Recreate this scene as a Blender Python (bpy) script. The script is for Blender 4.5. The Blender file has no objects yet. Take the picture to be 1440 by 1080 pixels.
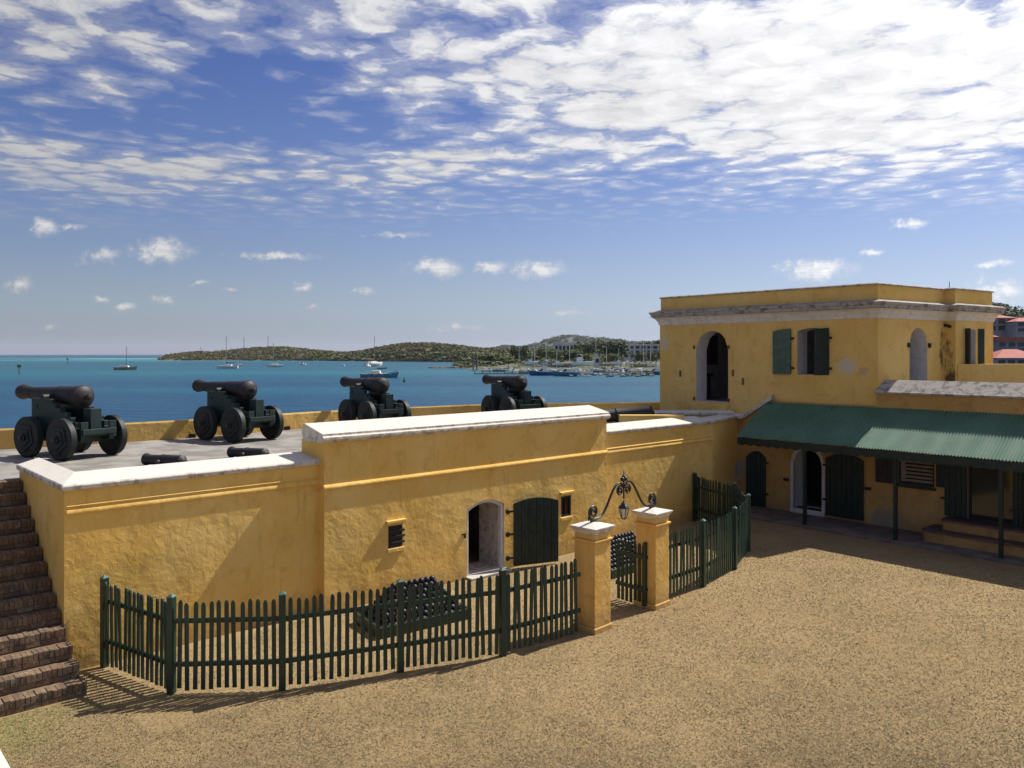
import bpy, bmesh, math, random
import numpy as np
from mathutils import Vector, Matrix
random.seed(7); np.random.seed(7)
R = math.radians
SC = bpy.context.scene
COL = SC.collection
# ------------------------------------------------------------------ camera
F = 1120.0; HY = 498.0; CH = 5.0          # focal length in pixels of the 1440 wide photo, horizon row, eye height
cam = bpy.data.cameras.new('camera'); camo = bpy.data.objects.new('camera', cam); COL.objects.link(camo)
camo.location = (0, 0, CH); camo.rotation_euler = (R(90), 0, 0)
cam.sensor_width = 36; cam.lens = 36*F/1440; cam.shift_y = -(540-HY)/1440
cam.clip_start = 0.1; cam.clip_end = 60000
SC.camera = camo
# ------------------------------------------------------------------ sky and sun
SUN_AZ = 54.0; SUN_EL = 49.5              # azimuth clockwise from +Y
W = bpy.data.worlds.new('World'); SC.world = W; W.use_nodes = True
def build_world():
    nt = W.node_tree; nt.nodes.clear(); N = nt.nodes; L = nt.links
    def val(x, sock):
        if isinstance(x, (int, float)): sock.default_value = x
        elif isinstance(x, (tuple, list)): sock.default_value = x
        else: L.new(x, sock)
    def M(op, a, b=0.0, c=None, clamp=False):
        n = N.new('ShaderNodeMath'); n.operation = op; n.use_clamp = clamp
        val(a, n.inputs[0]); val(b, n.inputs[1])
        if c is not None: val(c, n.inputs[2])
        return n.outputs[0]
    def V(op, a, b=None, c=None, out=0):
        n = N.new('ShaderNodeVectorMath'); n.operation = op
        val(a, n.inputs[0])
        if b is not None: val(b, n.inputs[1])
        if c is not None: val(c, n.inputs[2])
        return n.outputs[out]
    def smooth(x, lo, hi):
        n = N.new('ShaderNodeMapRange'); n.interpolation_type = 'SMOOTHSTEP'
        val(x, n.inputs[0]); val(lo, n.inputs[1]); val(hi, n.inputs[2]); return n.outputs[0]
    def comb(x, y, z=0.0):
        n = N.new('ShaderNodeCombineXYZ'); val(x, n.inputs[0]); val(y, n.inputs[1]); val(z, n.inputs[2]); return n.outputs[0]
    def noise(v, scale, detail=6, rough=0.55, dist=0.0):
        n = N.new('ShaderNodeTexNoise'); L.new(v, n.inputs['Vector']); n.inputs['Scale'].default_value = scale
        n.inputs['Detail'].default_value = detail; n.inputs['Roughness'].default_value = rough; n.inputs['Distortion'].default_value = dist
        return n.outputs[0]
    sky = N.new('ShaderNodeTexSky'); sky.sky_type = 'NISHITA'; sky.sun_disc = False
    sky.sun_elevation = R(SUN_EL); sky.sun_rotation = R(SUN_AZ); sky.altitude = 0
    sky.air_density = 1.0; sky.dust_density = 0.4; sky.ozone_density = 2.0
    tc = N.new('ShaderNodeTexCoord'); d = tc.outputs['Generated']
    sep = N.new('ShaderNodeSeparateXYZ'); L.new(d, sep.inputs[0]); x, y, z = sep.outputs
    zc = M('MAXIMUM', z, 0.02)
    p = comb(M('DIVIDE', x, zc), M('DIVIDE', y, zc), 0.0)        # cloud layer seen from below
    # coverage of the altocumulus sheet: broad noise plus the banks seen over the harbour
    cov = M('MULTIPLY_ADD', noise(p, 0.45, 2), 0.9, -0.50)
    def bank(px, py, rx, ry, amp):
        nonlocal cov
        u = (px-720)/F; v = (HY-py)/F
        q = V('MULTIPLY', V('SUBTRACT', p, (u/v, 1/v, 0)), (1/rx, 1/ry, 1))
        g = M('EXPONENT', M('MULTIPLY', V('DOT_PRODUCT', q, q, out=1), -1.0))
        cov = M('MULTIPLY_ADD', g, amp, cov)
    bank(1300, 120, 1.1, 1.0, 0.52); bank(1380, 190, 0.7, 0.6, 0.34); bank(850, 80, 0.9, 0.7, 0.24); bank(1000, 200, 0.6, 0.5, 0.20)
    bank(480, 40, 0.3, 0.35, 0.12); bank(80, 60, 0.75, 0.42, 0.27); bank(40, 230, 0.9, 0.6, 0.30); bank(330, 245, 0.6, 0.45, 0.16)
    bank(570, 240, 0.6, 0.5, 0.20); bank(350, 120, 0.42, 0.55, -0.42); bank(200, 180, 0.7, 0.35, -0.22); bank(1250, 330, 1.8, 1.1, -0.55); bank(720, 330, 2.4, 0.9, -0.34); bank(430, 190, 0.7, 0.3, -0.22); bank(800, 285, 0.6, 0.6, -0.22); bank(250, 300, 1.0, 0.5, -0.15)
    warp = N.new('ShaderNodeTexNoise'); L.new(p, warp.inputs['Vector']); warp.inputs['Scale'].default_value = 3.5; warp.inputs['Detail'].default_value = 4; warp.inputs['Roughness'].default_value = .6
    pwp = V('ADD', p, V('MULTIPLY', V('SUBTRACT', warp.outputs[1], (.5, .5, .5)), (.42, .42, 0)))
    vo = N.new('ShaderNodeTexVoronoi'); vo.feature = 'SMOOTH_F1'; vo.inputs['Smoothness'].default_value = .35; vo.voronoi_dimensions = '2D'; vo.inputs['Scale'].default_value = 5.0; L.new(pwp, vo.inputs['Vector'])
    puff = M('SUBTRACT', 0.55, vo.outputs['Distance'])
    n1 = noise(p, 1.7, 5, 0.62); n2 = noise(pwp, 14.0, 5, 0.68)
    dens = M('ADD', M('MULTIPLY_ADD', n2, 0.62, cov), M('MULTIPLY_ADD', puff, 0.70, M('MULTIPLY', n1, 1.15)))
    fade = smooth(z, 0.12, 0.22)
    a1 = M('MULTIPLY', smooth(dens, 0.84, 1.34), fade)
    wisp = M('MULTIPLY', smooth(dens, 0.62, 1.10), 0.34)
    a1 = M('MAXIMUM', a1, M('MULTIPLY', wisp, fade))
    # small fair weather cumulus low over the horizon: flat bases, ragged tops
    yc = M('MAXIMUM', y, 0.05); uv0 = comb(M('DIVIDE', x, yc), M('DIVIDE', z, yc), 0.0)
    wn = N.new('ShaderNodeTexNoise'); L.new(uv0, wn.inputs['Vector']); wn.inputs['Scale'].default_value = 30; wn.inputs['Detail'].default_value = 4; wn.inputs['Roughness'].default_value = .65
    uv = V('ADD', uv0, V('MULTIPLY', V('SUBTRACT', wn.outputs[1], (.5, .5, .5)), (.045, .022, 0)))
    cn = noise(uv0, 60, 4, 0.65); a2 = None
    for px, py, w, h, k in ((228, 352, 62, 26, 1), (145, 360, 44, 16, .9), (390, 360, 88, 9, .8), (615, 376, 50, 20, 1), (690, 374, 30, 14, .9), (760, 378, 60, 18, .95),
                         (1150, 378, 76, 20, 1), (62, 318, 30, 20, .9), (30, 400, 34, 18, .9), (425, 401, 24, 10, .8), (232, 423, 30, 13, .75), (142, 420, 24, 11, .7), (180, 430, 24, 10, .6),
                         (1280, 314, 46, 12, .75), (1228, 355, 30, 9, .7), (70, 458, 26, 12, .5), (440, 432, 26, 10, .5), (1410, 408, 76, 30, .7), (320, 407, 22, 8, .6), (278, 398, 30, 7, .5), (1400, 372, 56, 10, .6), (512, 408, 28, 11, .6), (100, 318, 50, 8, .5), (640, 460, 120, 14, .25), (800, 440, 90, 14, .2), (560, 330, 110, 10, .3)):
        u = (px-720)/F; v = (HY-py)/F
        q = V('MULTIPLY', V('SUBTRACT', uv, (u, v, 0)), (F/w, F/h, 1))
        g = M('MULTIPLY', M('SUBTRACT', 1.0, V('LENGTH', q, out=1)), k) if k == 1 else M('SUBTRACT', M('SUBTRACT', 1.0, V('LENGTH', q, out=1)), (1-k)*.55)
        a2 = g if a2 is None else M('MAXIMUM', a2, g)
    a2 = M('MULTIPLY', smooth(M('ADD', a2, M('MULTIPLY_ADD', cn, 1.5, -0.85)), 0.0, 0.85), M('GREATER_THAN', y, 0.05))
    a2 = M('MULTIPLY', a2, 0.95)
    a = M('MAXIMUM', a1, a2)
    # cloud brightness: forward scattering grows towards the sun, thick parts shade a little
    sd = (math.sin(R(SUN_AZ))*math.cos(R(SUN_EL)), math.cos(R(SUN_AZ))*math.cos(R(SUN_EL)), math.sin(R(SUN_EL)))
    cosang = M('MAXIMUM', V('DOT_PRODUCT', d, sd, out=1), 0.0)
    br = M('MULTIPLY_ADD', M('POWER', cosang, 2.4), 11.5, 5.4)
    relief = M('MULTIPLY_ADD', puff, 0.35, M('MULTIPLY_ADD', n2, 0.45, 0.74))
    br = M('MULTIPLY', br, M('MINIMUM', M('MAXIMUM', relief, 0.72), 1.2))
    br = M('ADD', br, M('MULTIPLY', a2, 2.4))
    cc = V('SCALE', (1.0, 1.0, 1.02)); nsc = cc.node; L.new(br, nsc.inputs['Scale'])
    hs = N.new('ShaderNodeHueSaturation'); hs.inputs['Saturation'].default_value = SKY_SAT; hs.inputs['Value'].default_value = SKY_VAL
    hs.inputs['Hue'].default_value = 0.525
    L.new(sky.outputs[0], hs.inputs['Color'])
    # moist air near the sea horizon
    hz = M('MULTIPLY', M('EXPONENT', M('MULTIPLY', M('MAXIMUM', z, 0.0), -6.5)), 0.85)
    hb = M('MULTIPLY_ADD', M('POWER', cosang, 2.0), 3.2, 1.0)
    hc = V('SCALE', HAZE_COL); L.new(hb, hc.node.inputs['Scale'])
    mh = N.new('ShaderNodeMix'); mh.data_type = 'RGBA'; L.new(hz, mh.inputs[0]); L.new(hs.outputs[0], mh.inputs[6]); L.new(hc, mh.inputs[7])
    mx = N.new('ShaderNodeMix'); mx.data_type = 'RGBA'
    L.new(a, mx.inputs[0]); L.new(mh.outputs[2], mx.inputs[6]); L.new(cc, mx.inputs[7])
    bg = N.new('ShaderNodeBackground'); bg.inputs[1].default_value = 0.066
    L.new(mx.outputs[2], bg.inputs[0])
    out = N.new('ShaderNodeOutputWorld'); L.new(bg.outputs[0], out.inputs[0])
SKY_SAT = 1.38; SKY_VAL = 0.98; HAZE_COL = (2.75, 3.25, 4.85)
build_world()
W.cycles.sampling_method = 'MANUAL'; W.cycles.sample_map_resolution = 512
sun = bpy.data.lights.new('sun', 'SUN'); suno = bpy.data.objects.new('sun', sun); COL.objects.link(suno)
sun.energy = 5.0; sun.angle = R(0.53); sun.color = (1.0, 0.95, 0.87)
SDIR = Vector((math.sin(R(SUN_AZ))*math.cos(R(SUN_EL)), math.cos(R(SUN_AZ))*math.cos(R(SUN_EL)), math.sin(R(SUN_EL))))
suno.rotation_euler = SDIR.to_track_quat('Z', 'Y').to_euler(); suno.location = (20, 10, 30)
vs = SC.view_settings; vs.view_transform = 'Standard'; vs.look = 'None'; vs.gamma = 1; vs.exposure = 0.35; vs.use_curve_mapping = False
SC.cycles.max_bounces = 6; SC.cycles.diffuse_bounces = 4

# ------------------------------------------------------------------ helpers
def at(px, py, z):                       # photo pixel on the level z -> world point
    d = (CH-z)*F/(py-HY); return Vector(((px-720)/F*d, d, z))
def atd(px, py, d): return Vector(((px-720)/F*d, d, CH-(py-HY)/F*d))
class Frame:                             # a vertical building plane: a along it, b into it
    def __init__(s, o, ang): s.o = Vector((o[0], o[1], 0)); s.ang = R(ang); s.c = math.cos(s.ang); s.s = math.sin(s.ang)
    def w(s, a, b=0, z=0): return Vector((s.o.x+a*s.c-b*s.s, s.o.y+a*s.s+b*s.c, z))
    def a(s, px, b=0):
        u = (px-720)/F; ox = s.o.x-b*s.s; oy = s.o.y+b*s.c
        return (u*oy-ox)/(s.c-u*s.s)
    def z(s, px, py, b=0): return CH-(py-HY)/F*s.w(s.a(px, b), b).y
    def loc(s, p): r = Vector((p[0]-s.o.x, p[1]-s.o.y)); return (r.x*s.c+r.y*s.s, -r.x*s.s+r.y*s.c)
class MB:
    def __init__(s): s.v = []; s.f = []; s.m = []
    def add(s, vs, fs, mi=0):
        o = len(s.v); s.v += [tuple(v) for v in vs]; s.f += [tuple(i+o for i in f) for f in fs]; s.m += [mi]*len(fs); return s
    def box(s, x0, x1, y0, y1, z0, z1, mi=0, mat=None):
        vs = [Vector((x, y, z)) for z in (z0, z1) for y in (y0, y1) for x in (x0, x1)]
        if mat is not None: vs = [mat @ v for v in vs]
        return s.add(vs, [(0,2,3,1),(4,5,7,6),(0,1,5,4),(2,6,7,3),(0,4,6,2),(1,3,7,5)], mi)
    def beam(s, p, q, w, h=None):
        p = Vector(p); q = Vector(q); h = h or w; d = (q-p).normalized()
        up = Vector((0,0,1)) if abs(d.z) < .95 else Vector((1,0,0)); r = d.cross(up).normalized(); u = r.cross(d)
        vs = [c+r*a*w/2+u*b*h/2 for c in (p, q) for a, b in ((-1,-1),(1,-1),(1,1),(-1,1))]
        return s.add(vs, [(3,2,1,0),(4,5,6,7),(0,1,5,4),(1,2,6,5),(2,3,7,6),(3,0,4,7)])
    def prism(s, poly, axis, t0, t1, mi=0):
        # poly in the plane normal to axis ('x': (y,z), 'y': (x,z), 'z': (x,y)), extruded t0..t1
        n = len(poly)
        def P(a, b, t): return {'x': (t, a, b), 'y': (a, t, b), 'z': (a, b, t)}[axis]
        vs = [P(a, b, t0) for a, b in poly]+[P(a, b, t1) for a, b in poly]
        fs = [tuple(range(n))[::-1], tuple(range(n, 2*n))]+[(i, (i+1) % n, n+(i+1) % n, n+i) for i in range(n)]
        return s.add(vs, fs, mi)
    def lathe(s, prof, n=16, mat=None, cap=True):   # prof of (r, z) round z
        vs = []; fs = []
        for r, z in prof: vs += [Vector((r*math.cos(2*math.pi*i/n), r*math.sin(2*math.pi*i/n), z)) for i in range(n)]
        for k in range(len(prof)-1): fs += [(k*n+i, k*n+(i+1) % n, (k+1)*n+(i+1) % n, (k+1)*n+i) for i in range(n)]
        if cap: fs += [tuple(range(n))[::-1], tuple(range((len(prof)-1)*n, len(prof)*n))]
        if mat is not None: vs = [mat @ v for v in vs]
        return s.add(vs, fs)
    def tube(s, pts, r, n=6):
        pts = [Vector(p) for p in pts]; vs = []; fs = []; K = len(pts)
        rr = r if isinstance(r, (list, tuple)) else [r]*K
        nrm = None
        for k, p in enumerate(pts):
            t = (pts[min(k+1, K-1)]-pts[max(k-1, 0)]).normalized()
            if nrm is None: nrm = t.orthogonal().normalized()
            nrm = (nrm-t*nrm.dot(t)).normalized(); b = t.cross(nrm)
            vs += [p+(nrm*math.cos(2*math.pi*i/n)+b*math.sin(2*math.pi*i/n))*rr[k] for i in range(n)]
        for k in range(K-1): fs += [(k*n+i, k*n+(i+1) % n, (k+1)*n+(i+1) % n, (k+1)*n+i) for i in range(n)]
        fs += [tuple(range(n))[::-1], tuple(range((K-1)*n, K*n))]
        return s.add(vs, fs)
    def ball(s, c, r, n=10, m=6, sx=1, sy=1, sz=1):
        vs = [(c[0], c[1], c[2]-r*sz)]; fs = []
        for k in range(1, m):
            th = math.pi*k/m
            vs += [(c[0]+r*sx*math.sin(th)*math.cos(2*math.pi*i/n), c[1]+r*sy*math.sin(th)*math.sin(2*math.pi*i/n), c[2]-r*sz*math.cos(th)) for i in range(n)]
        vs.append((c[0], c[1], c[2]+r*sz)); T = len(vs)-1
        fs += [(0, 1+(i+1) % n, 1+i) for i in range(n)]
        for k in range(m-2): fs += [(1+k*n+i, 1+k*n+(i+1) % n, 1+(k+1)*n+(i+1) % n, 1+(k+1)*n+i) for i in range(n)]
        fs += [(1+(m-2)*n+i, 1+(m-2)*n+(i+1) % n, T) for i in range(n)]
        return s.add(vs, fs)
    def mesh(s, name, mats, smooth=False):
        me = bpy.data.meshes.new(name); me.from_pydata(s.v, [], s.f)
        for m in (mats if isinstance(mats, (list, tuple)) else [mats]): me.materials.append(m)
        if any(s.m): me.polygons.foreach_set('material_index', s.m)
        if smooth: me.polygons.foreach_set('use_smooth', [True]*len(s.f))
        me.update(); bm = bmesh.new(); bm.from_mesh(me); bmesh.ops.recalc_face_normals(bm, faces=bm.faces); bm.to_mesh(me); bm.free()
        return me
    def build(s, name, mats, parent=None, smooth=False, bevel=0, angle=35):
        o = link(name, s.mesh(name, mats, smooth), parent)
        if bevel:
            b = o.modifiers.new('bevel', 'BEVEL'); b.width = bevel; b.segments = 2; b.limit_method = 'ANGLE'; b.angle_limit = R(40)
        if smooth: auto_smooth(o, angle)
        return o
def auto_smooth(o, angle):
    me = o.data
    try: me.set_sharp_from_angle(angle=R(angle))
    except Exception: pass
def link(name, data, parent=None, loc=None, rot=None):
    o = bpy.data.objects.new(name, data); COL.objects.link(o)
    if parent: o.parent = parent
    if loc is not None: o.location = loc
    if rot is not None: o.rotation_euler = rot
    return o
def tag(o, label=None, cat=None, group=None, kind=None):
    if label: o['label'] = label
    if cat: o['category'] = cat
    if group: o['group'] = group
    if kind: o['kind'] = kind
    return o
def thing(name, loc, rz, label, cat, group=None):
    o = link(name, None, None, loc, (0, 0, rz)); o.empty_display_size = .2
    return tag(o, label, cat, group)
def copy_tree(o, parent=None):
    c = o.copy(); COL.objects.link(c); c.parent = parent
    for ch in [k for k in o.children]: copy_tree(ch, c)
    return c
def wall_mb(L, z0, z1, th, openings, nseg=10, ztop=None, back=0):
    """wall along x 0..L, y 0 (outside) .. th; openings (x0,x1,zb,zt,rise[,splay]); reveal faces use slot 1. ztop: list of (x, z) for an uneven top"""
    mb = MB(); xs = {0.0, L}
    if ztop: xs |= {x for x, _ in ztop}
    for x0, x1, zb, zt, rise, *_ in openings:
        for k in range(nseg+1): xs.add(x0+(x1-x0)*k/nseg)
    xs = sorted(xs)
    def top(x):
        if not ztop: return z1
        return float(np.interp(x, [a for a, _ in ztop], [b for _, b in ztop]))
    def arch(o, x):
        t = (x-o[0])/(o[1]-o[0])*2-1; return o[3]-o[4]+o[4]*math.sqrt(max(0, 1-t*t)) if o[4] > .5*(o[1]-o[0])-.02 else o[3]-o[4]*t*t
    def quad(a, b, zc, zd, ze, zf, y): return [(a, y, zc), (b, y, zd), (b, y, ze), (a, y, zf)]
    for a, b in zip(xs, xs[1:]):
        mid = (a+b)/2; op = sorted([o for o in openings if o[0] < mid < o[1]], key=lambda o: o[2])
        lo = [(z0, z0)]; hi = []
        for o in op: hi.append((o[2], o[2])); lo.append((arch(o, a), arch(o, b)))
        hi.append((top(a), top(b)))
        for (la, lb), (ha, hb) in zip(lo, hi):
            if ha-la < 1e-4 and hb-lb < 1e-4: continue
            mb.add(quad(a, b, la, lb, hb, ha, 0), [(0, 1, 2, 3)]); mb.add(quad(a, b, la, lb, hb, ha, th), [(3, 2, 1, 0)], back)
        for o in op:
            mb.add([(a, 0, arch(o, a)), (b, 0, arch(o, b)), (b, th, arch(o, b)), (a, th, arch(o, a))], [(0, 1, 2, 3)], 1)
            mb.add([(a, 0, o[2]), (b, 0, o[2]), (b, th, o[2]), (a, th, o[2])], [(3, 2, 1, 0)], 1)
        mb.add([(a, 0, top(a)), (b, 0, top(b)), (b, th, top(b)), (a, th, top(a))], [(3, 2, 1, 0)])
    for o in openings:
        for x in (o[0], o[1]):
            mb.add([(x, 0, o[2]), (x, th, o[2]), (x, th, arch(o, x)), (x, 0, arch(o, x))], [(0, 1, 2, 3)], 1)
    for x in (0, L): mb.add([(x, 0, z0), (x, th, z0), (x, th, top(x)), (x, 0, top(x))], [(0, 1, 2, 3)])
    return mb
def raw_build(mb, name, mats, parent=None):      # keep face orientation free (open sheets)
    me = bpy.data.meshes.new(name); me.from_pydata(mb.v, [], mb.f)
    for m in (mats if isinstance(mats, (list, tuple)) else [mats]): me.materials.append(m)
    me.polygons.foreach_set('material_index', mb.m); me.update()
    bm = bmesh.new(); bm.from_mesh(me); bmesh.ops.remove_doubles(bm, verts=bm.verts, dist=1e-4); bmesh.ops.recalc_face_normals(bm, faces=bm.faces); bm.to_mesh(me); bm.free()
    return link(name, me, parent)

# ------------------------------------------------------------------ materials
class NT:
    def __init__(s, name):
        s.m = bpy.data.materials.new(name); s.m.use_nodes = True; s.t = s.m.node_tree; s.N = s.t.nodes; s.L = s.t.links
        s.b = s.N['Principled BSDF']; s.pos = s.N.new('ShaderNodeNewGeometry').outputs['Position']
    def put(s, x, sock):
        if isinstance(x, tuple) and len(x) == 3 and sock.type == 'RGBA': sock.default_value = (*x, 1)
        elif isinstance(x, (int, float, tuple, list)): sock.default_value = x
        else: s.L.new(x, sock)
    def math(s, op, a, b=0.0, clamp=False):
        n = s.N.new('ShaderNodeMath'); n.operation = op; n.use_clamp = clamp; s.put(a, n.inputs[0]); s.put(b, n.inputs[1]); return n.outputs[0]
    def vec(s, op, a, b, out=0):
        n = s.N.new('ShaderNodeVectorMath'); n.operation = op; s.put(a, n.inputs[0]); s.put(b, n.inputs[1]); return n.outputs[out]
    def noise(s, scale, detail=4, rough=.55, v=None, stretch=None, dist=0):
        v = v or s.pos
        if stretch: v = s.vec('MULTIPLY', v, stretch)
        n = s.N.new('ShaderNodeTexNoise'); s.L.new(v, n.inputs['Vector']); n.inputs['Scale'].default_value = scale
        n.inputs['Detail'].default_value = detail; n.inputs['Roughness'].default_value = rough; n.inputs['Distortion'].default_value = dist; return n.outputs[0]
    def ramp(s, x, lo, hi, a=0.0, b=1.0):
        n = s.N.new('ShaderNodeMapRange'); n.interpolation_type = 'SMOOTHSTEP'; s.put(x, n.inputs[0]); s.put(lo, n.inputs[1]); s.put(hi, n.inputs[2]); s.put(a, n.inputs[3]); s.put(b, n.inputs[4]); return n.outputs[0]
    def mix(s, f, a, b, mode='MIX'):
        n = s.N.new('ShaderNodeMix'); n.data_type = 'RGBA'; n.blend_type = mode; s.put(f, n.inputs[0]); s.put(a, n.inputs[6]); s.put(b, n.inputs[7]); return n.outputs[2]
    def bump(s, h, strength, dist=.02, prev=None):
        n = s.N.new('ShaderNodeBump'); n.inputs['Strength'].default_value = strength; n.inputs['Distance'].default_value = dist
        s.L.new(h, n.inputs['Height'])
        if prev: s.L.new(prev, n.inputs['Normal'])
        return n.outputs[0]
    def done(s, col, rough=.8, normal=None, metal=0, spec=.5):
        s.put(col, s.b.inputs['Base Color']); s.put(rough, s.b.inputs['Roughness']); s.b.inputs['Metallic'].default_value = metal
        s.b.inputs['Specular IOR Level'].default_value = spec
        if normal: s.L.new(normal, s.b.inputs['Normal'])
        return s.m
def simple(name, c1, c2=None, scale=4, rough=.7, bump=0, bscale=30, metal=0, spec=.4, bd=.01):
    t = NT(name); c2 = c2 or tuple(k*.75 for k in c1)
    col = t.mix(t.ramp(t.noise(scale, 5), .35, .65), c1, c2)
    nn = t.bump(t.noise(bscale, 5), bump, bd) if bump else None
    return t.done(col, rough, nn, metal, spec)
def plaster(name, base, light, dark, bumpk=1.0, patches=(), streaks=()):
    t = NT(name)
    big = t.noise(.7, 4, .6); med = t.noise(2.6, 5, .65, dist=.6); fine = t.noise(11, 5, .6)
    c = t.mix(t.ramp(big, .35, .68), base, light)
    c = t.mix(t.math('MULTIPLY', t.ramp(med, .50, .72), .65), c, dark)
    c = t.mix(t.math('MULTIPLY', t.ramp(fine, .45, .75), .30), c, light)
    st = t.noise(1.0, 4, .7, stretch=(7, 7, .7))
    c = t.mix(t.math('MULTIPLY', t.ramp(st, .56, .78), .40), c, tuple(k*.55 for k in dark))
    dr = t.noise(1.0, 5, .7, stretch=(11, 11, .45))
    c = t.mix(t.math('MULTIPLY', t.ramp(dr, .60, .74), .38), c, (.26, .16, .06))
    scr = t.noise(1.1, 6, .7, dist=1.2)
    zs = t.N.new('ShaderNodeSeparateXYZ'); t.L.new(t.pos, zs.inputs[0])
    foot_ = t.ramp(t.math('ADD', zs.outputs[2], t.math('MULTIPLY', t.math('SUBTRACT', t.noise(2.2, 6, .7), .5), -.9)), .05, .55, 1.0, 0.0)
    c = t.mix(t.math('MULTIPLY', foot_, .55), c, (.34, .22, .10))
    c = t.mix(t.math('MULTIPLY', t.ramp(scr, .58, .66), .35), c, tuple(min(1, k*1.12) for k in light))
    for (p, r, col) in patches:
        dd = t.vec('DISTANCE', t.pos, tuple(p), out=1)
        m = t.math('MULTIPLY', t.ramp(t.math('ADD', dd, t.math('MULTIPLY', t.math('SUBTRACT', t.noise(5, 7, .68), .5), r*2.4)), r*.72, r*.98, 1.0, 0.0), .8)
        c = t.mix(m, c, col)
    for (p, r, h) in streaks:
        dv = t.vec('MULTIPLY', t.vec('SUBTRACT', t.pos, tuple(p)), (1, 1, r/h)); dl = t.vec('LENGTH', dv, (0, 0, 0), out=1)
        m = t.ramp(t.math('ADD', dl, t.math('MULTIPLY', t.math('SUBTRACT', t.noise(7, 6, .7, stretch=(1, 1, .5)), .5), r*2.6)), r*.3, r*1.0, 1.0, 0.0)
        c = t.mix(t.math('MULTIPLY', m, .85), c, (.07, .05, .03))
    n = t.bump(t.noise(1.6, 3, .5), .35*bumpk, .10)
    n = t.bump(t.noise(7, 4, .6, dist=.5), .45*bumpk, .028, n)
    n = t.bump(t.noise(38, 4, .6), .30*bumpk, .006, n)
    return t.done(c, .9, n, spec=.2)
OCHRE = plaster('ochre_plaster', (.76, .475, .115), (.82, .56, .18), (.62, .355, .08))
def limewash(name, base=(.64, .595, .52), dirt=.6, topk=.12):
    t = NT(name)
    geo = t.N.new('ShaderNodeNewGeometry'); sp = t.N.new('ShaderNodeSeparateXYZ'); t.L.new(geo.outputs['Normal'], sp.inputs[0])
    side = t.ramp(sp.outputs[2], .5, .95, 1.0, topk)
    d = t.math('MULTIPLY', t.ramp(t.noise(5, 6, .7, dist=.4), .46, .62), side)
    c = t.mix(t.math('MULTIPLY', d, dirt), base, (.16, .14, .12))
    c = t.mix(t.math('MULTIPLY', t.ramp(t.noise(1.4, 4), .5, .75), .3), c, (.55, .50, .42))
    return t.done(c, .9, t.bump(t.noise(14, 5), .35, .02), spec=.2)
WHITE = limewash('limewash')
CORN = limewash('weathered_cornice', (.70, .64, .56), .22)
STAIN = limewash('mould_stained_coping', (.40, .365, .32), .95, .9)
REVEAL = limewash('reveal_paint', (.66, .63, .62), .2)
def brick_mat():
    t = NT('whitewashed_brick'); b = t.N.new('ShaderNodeTexBrick')
    t.L.new(t.vec('MULTIPLY', t.pos, (1, 1, 1)), b.inputs['Vector'])
    sp = t.N.new('ShaderNodeSeparateXYZ'); t.L.new(t.pos, sp.inputs[0]); cb = t.N.new('ShaderNodeCombineXYZ')
    t.L.new(t.math('ADD', sp.outputs[0], t.math('MULTIPLY', sp.outputs[1], -1.0)), cb.inputs[0]); t.L.new(sp.outputs[2], cb.inputs[1]); t.L.new(cb.outputs[0], b.inputs['Vector'])
    b.inputs['Scale'].default_value = 1; b.inputs['Brick Width'].default_value = .2; b.inputs['Row Height'].default_value = .065; b.inputs['Mortar Size'].default_value = .008
    b.inputs['Color1'].default_value = (.62, .52, .42, 1); b.inputs['Color2'].default_value = (.42, .27, .18, 1); b.inputs['Mortar'].default_value = (.55, .50, .44, 1)
    c = t.mix(t.ramp(t.noise(7, 4), .42, .62), b.outputs[0], (.66, .60, .52))
    return t.done(c, .9, t.bump(t.noise(20, 4), .5, .02))
BRICKW = brick_mat()
GREEN = simple('dark_green_paint', (.008, .021, .016), (.014, .030, .023), 6, .48, .15, 60, spec=.4)
GREENP = simple('fence_green_paint', (.012, .034, .022), (.018, .045, .030), 5, .42, .15, 60, spec=.45)
GREENCAP = simple('faded_green_post_top', (.07, .15, .11), (.045, .10, .075), 9, .6)
CARR = simple('carriage_green', (.008, .021, .018), (.013, .031, .026), 5, .5, .2, 40)
WHEEL = simple('wheel_black_green', (.007, .011, .010), (.012, .015, .013), 6, .6, .3, 30)
IRON = simple('cannon_iron', (.011, .010, .011), (.018, .013, .012), 5, .6, .25, 40, spec=.5)
BLACK = simple('black_iron', (.012, .012, .013), (.022, .020, .019), 9, .45, .2, 60)
BALLM = simple('cannonball_black', (.012, .012, .018), (.022, .020, .028), 8, .5, .2, 40, spec=.4)
CONC = simple('terrace_concrete', (.30, .28, .245), (.19, .175, .155), 1.6, .92, .5, 9, bd=.03)
WALK = simple('walkway_stone', (.20, .165, .14), (.13, .105, .09), 2.2, .9, .4, 9, bd=.03)
SHUT = simple('grey_green_shutter', (.085, .135, .098), (.060, .100, .075), 6, .6)
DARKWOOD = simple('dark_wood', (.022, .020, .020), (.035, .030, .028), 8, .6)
INNER = simple('interior_plaster', (.30, .27, .25), (.24, .22, .20), 3, .9)
GLASSY = simple('shop_glass', (.020, .018, .018), (.032, .026, .024), 2, .08, spec=.6)
CREAMW = simple('cream_slat_paint', (.50, .40, .30), (.42, .33, .25), 4, .7)
PURP = simple('tread_brown', (.17, .10, .085), (.12, .07, .06), 5, .8)
TAN = simple('step_ochre', (.46, .27, .09), (.36, .20, .07), 3, .85, .3, 12)
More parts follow.
